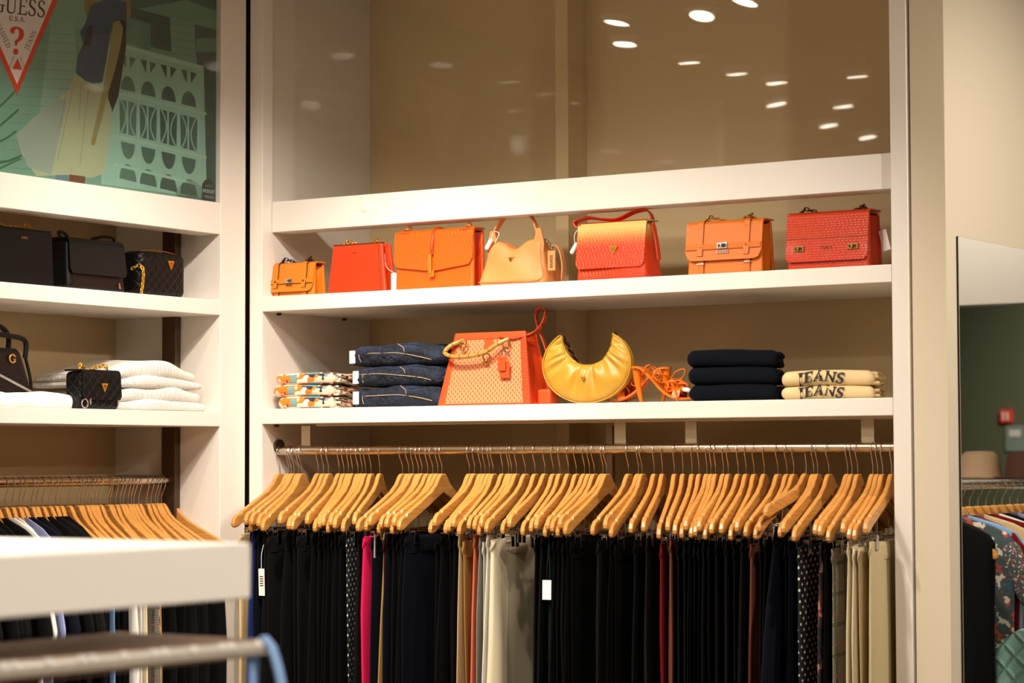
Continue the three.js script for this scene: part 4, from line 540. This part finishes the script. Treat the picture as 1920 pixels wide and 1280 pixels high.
const CL = { black: ['#0a0909', 'black'], charcoal: ['#141211', 'charcoal'], navy: ['#0a0d18', 'dark navy'], blue: ['#26306a', 'royal blue'], beige: ['#cbb083', 'beige'], tan: ['#b08a4c', 'tan'], pink: ['#e21e55', 'bright pink'], burgundy: ['#43140f', 'burgundy'], coral: ['#c8664c', 'coral'], sage: ['#8f8c7c', 'grey-green'], white: ['#ded9d0', 'white'], cream: ['#ddcfae', 'cream'], bottle: ['#10211d', 'bottle green'], red: ['#6e1218', 'dark red'], brown: ['#6a3a2a', 'rust brown'], stone: ['#c3b088', 'stone'], sky: ['#7fa3cf', 'light blue'], lilac: ['#8890b8', 'lilac'], olive2: ['#2f2a1c', 'dark olive'] };
for (const k in CL) cloth('cloth_' + k, CL[k][0]);
for (const [k, t, s] of [['polka', T.dots, 0.026], ['plaid', T.plaid, 0.07], ['floral', T.darkfloral, 0.22], ['print', T.tee, 0.2]]) mt('cloth_' + k, '#ffffff', 0.9, { map: rep(t, s) });
CL.polka = [0, 'black and white dotted']; CL.plaid = [0, 'brown and black plaid']; CL.floral = [0, 'dark flowered']; CL.print = [0, 'multicoloured printed'];
const seenKind = {};
function hang(pos, turn, roll, group, label) { const h = HP.clone(); h.name = numbered('clothes_hanger'); h.userData = { label, category: 'hanger', group }; h.position.copy(pos); h.rotation.set(0, turn, roll, 'YXZ'); scene.add(h); return h; }
function trousers(k, where, pos, turn, thick, v, roll = 0, extra = {}) {
  const dark = ['black', 'charcoal', 'navy'].includes(k), o = thing('trousers', `${CL[k][1]} trousers clipped to a hanger on ${where}`, 'trousers', [pos.x, pos.y, pos.z], 0, `${CL[k][1]} trousers on ${where}`); o.rotation.set(0, turn, roll, 'YXZ');
  const m = M['cloth_' + k], a = part(o, 'legs', extra.geo ?? VAR[(v * 5 + (v >> 2)) % 6], m), b = part(o, 'waistband', WB, m); a.scale.z = thick / 0.03; b.scale.z = clamp(thick / 0.03, 0.5, 1); if (extra.w) { a.scale.x = b.scale.x = extra.w; } return o;
}
// main rail: pixel of each hook's foot in the photograph, pixel of the hanger's near tip, cloth on it
const MAIN = [[524.7, -87, 'beige'], [541.4, -81, 'blue'], [546.5, -79, 'black'], [551.3, -77, 'navy'], [560.5, -75, 'charcoal'], [566, -75, 'charcoal', 'tag'], [596.9, -70, 'black'], [607.2, -66, 'black'], [616.4, -70, 'charcoal'], [635.9, -63, 'black'], [644.8, -52, 'black'], [653.7, -55, 'black'], [660.6, -50, 'black'], [671.4, -56, 'black'], [678.9, -60, 'black'], [685.8, -61, 'black'], [696.1, -52, 'polka'], [712.2, -45, 'black'],
  [755, -87, 'pink'], [766.7, -86, 'navy'], [774.7, -81, 'tan', 'label'], [784.8, -74, 'burgundy'], [791.2, -70, 'navy'], [802.2, -72, 'black'], [811.8, -78, 'black'], [821, -81, 'black'], [829, -84, 'navy'],
  [880.7, -79, 'black'], [890, -77, 'black'], [902, -78, 'black'], [909.5, -60, 'black'], [918, -60, 'beige'], [924.9, -60, 'tan'], [942.5, -62, 'coral'], [954, -63, 'sage'], [959.7, -62, 'white'], [968.4, -62, 'white'], [985.2, -78, 'cream', 'wide'], [1003.5, -61, null], [1021.6, -64, null], [1037.6, -60, null], [1049.8, -53, 'black'], [1065.8, -58, 'black'], [1080.7, -60, 'bottle'], [1096, -64, 'black', 'tag2'], [1105.5, -66, 'black'], [1114.4, -68, 'charcoal'], [1130.7, -73, 'black'], [1137.3, -91, 'black'],
  [1178.5, -68, 'charcoal'], [1197.1, -62, 'black'], [1204, -58, 'black'], [1226.7, -46, 'black'], [1242, -31, 'charcoal'], [1264.5, -30, 'red'], [1280.7, -28, 'brown'], [1298, -32, 'black'], [1311, -34, 'charcoal'], [1325.4, -37, 'black'], [1333.5, -32, 'navy'], [1341.7, -38, 'black'], [1356.6, -55, 'charcoal'], [1365.8, -41, 'black'], [1384.2, -50, 'black'], [1399, -46, 'charcoal'], [1414, -46, 'black'], [1433, -49, 'black'], [1458.7, -61, 'brown'], [1475.7, -60, 'black'], [1488.5, -62, 'black'], [1511, -69, 'navy', 'lift'], [1525.8, -60, 'black'], [1533.2, -65, 'navy'], [1554.3, -67, 'polka'], [1589.2, -63, 'floral'], [1597.4, -60, 'black'], [1608.5, -52, 'plaid'], [1636.6, -60, 'cream'], [1645.6, -48, 'cream'], [1655, -52, 'stone'], [1671.5, -47, 'stone']];
const WIDE = garmentGeo(0.37, 1.02, 0.03, 5.2, { flare: 1.16, hip: 1.06 });
const mainX = MAIN.map(([px]) => P(px, 878, 'z', RZ).x);
const HY = RY + RR - 0.0762 + 0.0013;
const mainA = MAIN.map(([px, off], i) => {
  const X = mainX[i], y = HY, want = px + off; let best = 0, be = 1e9;
  for (let a = -0.9; a <= 0.9; a += 0.01) { const q = V(X + 0.215 * Math.sin(a), y - 0.14, RZ + 0.215 * Math.cos(a)).project(camera), e = Math.abs((q.x + 1) * 960 - want); if (e < be) { be = e; best = a; } }
  return clamp(best, -0.62, 0.75);
});
// neighbours on the rail lie against each other: their arms may close up but not cross
for (let n = 0; n < 60; n++) for (let i = 1; i < mainA.length; i++) { const g = Math.max(0, mainX[i] - mainX[i - 1] - 0.0125) / 0.22, e = Math.abs(mainA[i] - mainA[i - 1]) - g; if (e > 0) { const s = Math.sign(mainA[i] - mainA[i - 1]) * e / 2; mainA[i] -= s; mainA[i - 1] += s; } }
MAIN.forEach(([px, off, k, x], i) => {
  const X = mainX[i], y = HY, best = mainA[i];
  const turn = best - Q, roll = x === 'lift' ? 0.2 : 0.05 * Math.sin(i * 2.3);     // local +x is the near arm
  hang(V(X, y, RZ), turn, roll, 'wooden hangers on the main rail', 'varnished wooden trouser hanger with wire hook on the main cabinet rail');
  if (!k) return;
  const gap = Math.min(i ? X - mainX[i - 1] : 0.03, 0.05), nx = Math.min((mainX[i + 1] ?? X + 0.03) - X, 0.05), th = clamp(Math.min(gap, nx) * 0.66, 0.006, 0.03);
  const o = trousers(k, 'the main rail', V(X, y - 0.16, RZ), turn, x === 'wide' ? 0.03 : th, i, roll, x === 'wide' ? { geo: WIDE } : x === 'label' ? { w: 0.8 } : {});
  if (x === 'tag') { const t = part(o, 'price_tag', box(0.0006, 0.072, 0.018, 0.2, -0.12, 0.012), 'paper', 'white price tag with barcode'); part(t, 'tag_string', tube([[0.17, 0.01, 0.008], [0.196, -0.04, 0.012], [0.2, -0.085, 0.012]], 0.0008, 10, 4), 'paper'); part(t, 'barcode', merge([0, 1, 2, 3, 4].map((n) => box(0.0008, 0.0026, 0.011, 0.2004, -0.105 - n * 0.006, 0.012))), 'ink'); }
  if (x === 'label') part(o, 'paper_label', sheet(4, 4, (u, v) => [0.19 - 0.03 * u, -0.005 - 0.06 * v, 0.004 + 0.012 * u], 0.0008), 'paper', 'white folded label');
  if (x === 'tag2') { const t = part(o, 'price_tag', box(0.0006, 0.048, 0.024, 0.192, -0.13, 0.014), 'paper', 'white square price tag'); part(t, 'tag_string', tube([[0.18, -0.02, 0.012], [0.192, -0.07, 0.014], [0.192, -0.106, 0.014]], 0.0006, 10, 4), 'ink'); }
});
// left rail
const LEFTPX = [9, 23, 35, 43, 59, 68, 79, 92, 104, 114, 129, 146, 152, 161, 167, 172, 179, 187, 202, 207, 217, 225, 231, 240, 246, 251, 260, 275, 283, 291, 296, 303, 321], LK = ['white', 'white', 'lilac', 'navy', 'navy', 'black', 'black', 'charcoal', 'black', 'black', 'navy', 'sky', 'navy', 'black', 'black', 'black', 'black', 'white', 'cream', 'white', 'white', 'plaid', 'tan', 'tan', 'black', 'black', 'black', 'black', 'black', 'charcoal', 'black', 'black', 'black'];
const TOPG = garmentGeo(0.42, 0.66, 0.03, 2.2, { shoulder: 1 });
const LZ = LEFTPX.map((px) => P(px, 935, 'x', -0.215).z);
for (let z = LZ[0] + 0.03; z < 1.0; z += 0.024) { LZ.unshift(z); LK.unshift('black'); LEFTPX.unshift(-1); }
LZ.forEach((z, i) => {
  const y = 1.43 + 0.0125 - 0.0762 + 0.0013, turn = -Math.min(0.34 - 0.09 * Math.sin(i * 1.7), Math.asin(clamp((z - 0.134) / 0.225, 0, 0.9))), k = LK[i], topWear = LEFTPX[i] < 120, gap = Math.abs((LZ[i + 1] ?? z - 0.02) - z);
  hang(V(-0.215, y, z), turn, 0, 'wooden hangers on the left rail', 'varnished wooden hanger with wire hook on the left cabinet rail');
  if (topWear) { const o = thing('hanging_top', `${CL[k][1]} top on a wooden hanger on the left rail`, 'top', [-0.215, y - 0.026, z], turn, `${CL[k][1]} tops on the left rail`); const a = part(o, 'body', TOPG, M['cloth_' + k]); a.scale.z = clamp(gap / 0.03 * 0.62, 0.25, 0.8); part(o, 'sleeve', (() => { const g = new THREE.CapsuleGeometry(0.03, 0.16, 4, 12); g.scale(1, 1, 0.4); g.rotateZ(0.35); return g.translate(0.215, -0.2, 0); })(), M['cloth_' + k]).scale.z = clamp(gap / 0.03, 0.35, 0.9); }
  else trousers(k, 'the left rail', V(-0.215, y - 0.16, z), turn, clamp(gap * 0.66, 0.006, 0.03), i);
});

// ---------- foreground display stand (out of focus) ----------
{
  const cr = P(471, 1017, 'x', 2.13), yt = cr.y, z0 = cr.z, o = thing('display_stand', 'white topped display stand with brown tray and chrome arm, out of focus', 'display stand', [2.13, 0, z0]);
  mt('standwhite', '#e9e2d8', 0.4); mt('tray', '#6b4a33', 0.4);
  const yb = P(471, 1122, 'x', 2.13).y;
  part(o, 'top_board', rspan(-0.46, 0, yb, yt, 0, 0.9, 0.004), 'standwhite');
  const a = P(500, 1198, 'x', 2.15), zt = a.z - z0; part(o, 'tray', rspan(-0.24, 0.012, a.y - 0.022, a.y, zt, 0.9, 0.003), 'tray', 'brown tray');
  const e = P(503, 1212, 'x', 2.165), s = P(0, 1257, 'x', 2.165), c = [[0.035, s.y + (s.y - e.y) * 0.6, (s.z - z0) + (s.z - e.z) * 0.6], [0.035, e.y, e.z - z0]];
  const arm = part(o, 'arm', tube(c, 0.0095, 12, 16), mt('armsteel', '#d6cdbf', 0.3, { metalness: 0.35 }), 'chrome arm'); const q0 = V(...c[1]), q1 = V(...c[0]); for (let i = 0; i < 13; i++) { const p = q0.clone().lerp(q1, 0.04 + i * 0.055 + 0.018 * Math.sin(i * 2.1)); part(arm, 'arm_stud', new THREE.SphereGeometry(0.0065, 12, 8).translate(p.x + 0.0065, p.y + 0.0045, p.z), 'white'); }
  for (const [x, z] of [[-0.2, 0.3], [-0.02, 0.86]]) part(o, 'post', cyl(0.014, 0.014, yb, x, yb / 2, z, 20), 'bronze'); part(o, 'base_plate', rspan(-0.46, 0.02, 0, 0.02, 0.05, 0.9), 'bronze');
  part(o, 'arm_cap', new THREE.SphereGeometry(0.0095, 14, 10).translate(...c[1]), 'nickel');
  const b = V(...c[1]).add(V(2.13, 0, z0)), st = thing('belt', 'light blue belt looped over the end of the chrome arm, out of focus', 'belt', [b.x, b.y, b.z + 0.012]);
  mt('beltblue', '#86a8d6', 0.6); part(st, 'belt_strap', strap([[-0.012, -0.5, 0.01], [-0.0125, -0.1, 0.004], [-0.0115, -0.004, 0.0], [-0.004, 0.0125, 0], [0.006, 0.012, -0.001], [0.014, -0.002, -0.003], [0.024, -0.05, -0.01], [0.03, -0.12, -0.014], [0.034, -0.5, -0.016]], [0.15, 0, 1], 0.02, 0.003, 60), 'beltblue');
}

function MR(px, py, t) { const v = CAM.clone().addScaledVector(ray(px, py), t); v.x = 2 * 2.009 - v.x; return v; }   // the real place of what the mirror shows at a pixel, t from its usual size
// ---------- what the mirror shows: a rack of tops, hats on a shelf, a lit exit sign ----------
{
  const rx = 2.66, rz0 = -1.35, rz1 = -2.35, ry = 1.4, r = thing('garment_rack', 'chrome garment rack of tops seen in the mirror', 'rack', [rx, 0, 0]);
  part(r, 'rod', cyl(0.012, 0.012, rz0 - rz1, 0, 0, 0, 20).rotateX(Q).translate(0, ry, (rz0 + rz1) / 2), 'chrome'); for (const z of [rz0 + 0.01, rz1 - 0.01]) { part(r, 'upright', cyl(0.014, 0.014, ry - 0.02, 0, (ry + 0.02) / 2, z, 16), 'chrome'); part(r, 'foot', rbox(0.5, 0.024, 0.04, 0.006, 0, 0.012, z), 'chrome'); }
  const ks = ['black', 'black', 'print', 'sky', 'red', 'beige', 'red', 'white', 'black', 'lilac', 'print', 'coral', 'beige', 'black'];
  ks.forEach((k, i) => { const z = rz0 - 0.05 - i * 0.068, turn = Math.PI + 0.25 * Math.sin(i * 1.9), y = ry + 0.012 - 0.0762; hang(V(rx, y, z), turn, 0, 'hangers of the mirrored rack', 'wooden hanger on the chrome rack that the mirror shows'); const o = thing('hanging_top', `${CL[k][1]} top on the chrome rack that the mirror shows`, 'top', [rx, y - 0.024, z], turn, `${CL[k][1]} tops on the mirrored rack`); part(o, 'body', TOPG, M['cloth_' + k]); if (i > 1) for (const s of [-1, 1]) part(o, 'sleeve', (() => { const g = new THREE.CapsuleGeometry(0.04, 0.14, 4, 12); g.scale(1, 1, 0.4); g.rotateZ(s * 0.5); return g.translate(s * 0.225, -0.17, 0); })(), M['cloth_' + k]); });
  cloth('mint', '#9ccfc0'); const jk = thing('jacket', 'mint green quilted jacket hanging on a stand, seen in the mirror', 'jacket', [MR(2005, 1165, 6.75).x, MR(2005, 1165, 6.75).y, MR(2005, 1165, 6.75).z]); part(jk, 'body', garmentGeo(0.46, 0.75, 0.09, 3.3, { shoulder: 1 }), mt('mintquilt', '#a6d6c8', 0.7, { bumpMap: rep(T.quilt, 0.07), bumpScale: 0.008 })); { const H = jk.position.y; part(jk, 'stand_pole', cyl(0.012, 0.012, H, 0, -H / 2, 0), 'chrome'); part(jk, 'stand_base', cyl(0.16, 0.17, 0.02, 0, 0.0101 - H, 0, 28), 'chrome'); }
  const sh = thing('hat_shelf', 'low white hat shelf unit seen in the mirror', 'shelving', [3.35, 0, -3.5]); part(sh, 'top_board', rspan(-0.75, 0.75, 1.37, 1.4, -0.2, 0.2), 'standwhite'); part(sh, 'middle_board', rspan(-0.75, 0.75, 1.0, 1.03, -0.2, 0.2), 'standwhite'); part(sh, 'end_panel', rspan(-0.78, -0.75, 0, 1.4, -0.2, 0.2), 'standwhite'); part(sh, 'end_panel', rspan(0.75, 0.78, 0, 1.4, -0.2, 0.2), 'standwhite'); part(sh, 'plinth', rspan(-0.75, 0.75, 0, 0.3, -0.2, 0.2), 'standwhite');
  mt('strawhat', '#d9b795', 0.85); mt('brownhat', '#5a3626', 0.85); mt('blackhat', '#16130f', 0.85);
  [['strawhat', 'pale straw'], ['brownhat', 'brown felt'], ['blackhat', 'black felt']].forEach(([m, n], i) => { const h = thing('hat', `${n} hat on the white shelf that the mirror shows`, 'hat', [3.3 - i * 0.19, 1.4, -3.45]); part(h, 'crown', new THREE.LatheGeometry([[0, 0.11], [0.05, 0.108], [0.075, 0.09], [0.085, 0.02], [0.088, 0.006]].map(([a, b]) => new THREE.Vector2(a, b)), 28), m); part(h, 'brim', new THREE.LatheGeometry([[0.085, 0.008], [0.12, 0.004], [0.14, 0.01], [0.14, 0.013], [0.12, 0.007], [0.085, 0.011]].map(([a, b]) => new THREE.Vector2(a, b)), 28), m); });
  mt('exitred', '#c2311f', 0.5, { emissive: '#ff3a20', emissiveIntensity: 0.5 }); const q = P(1887, 780, 'z', -8.08); const ex = thing('exit_sign', 'small red lit exit sign on the dark wall in the mirror', 'sign', [2 * 2.009 - q.x, q.y, -8.08]); part(ex, 'sign_box', rbox(0.075, 0.075, 0.03, 0.006), 'exitred'); part(ex, 'running_figure', merge([rbox(0.014, 0.05, 0.004, 0.001, -0.012, 0, 0.016), rbox(0.014, 0.05, 0.004, 0.001, 0.014, 0, 0.016)]), 'white');
  const nt = thing('notice', 'pale notice below the exit sign in the mirror', 'notice', [2 * 2.009 - q.x - 0.05, q.y - 0.13, -8.085]); part(nt, 'sheet', box(0.12, 0.15, 0.004), mt('noticegrey', '#8e9c90', 0.7)); part(nt, 'printed_block', box(0.07, 0.04, 0.002, 0, 0.03, 0.003), 'white');
}
renderer.render(scene, camera);
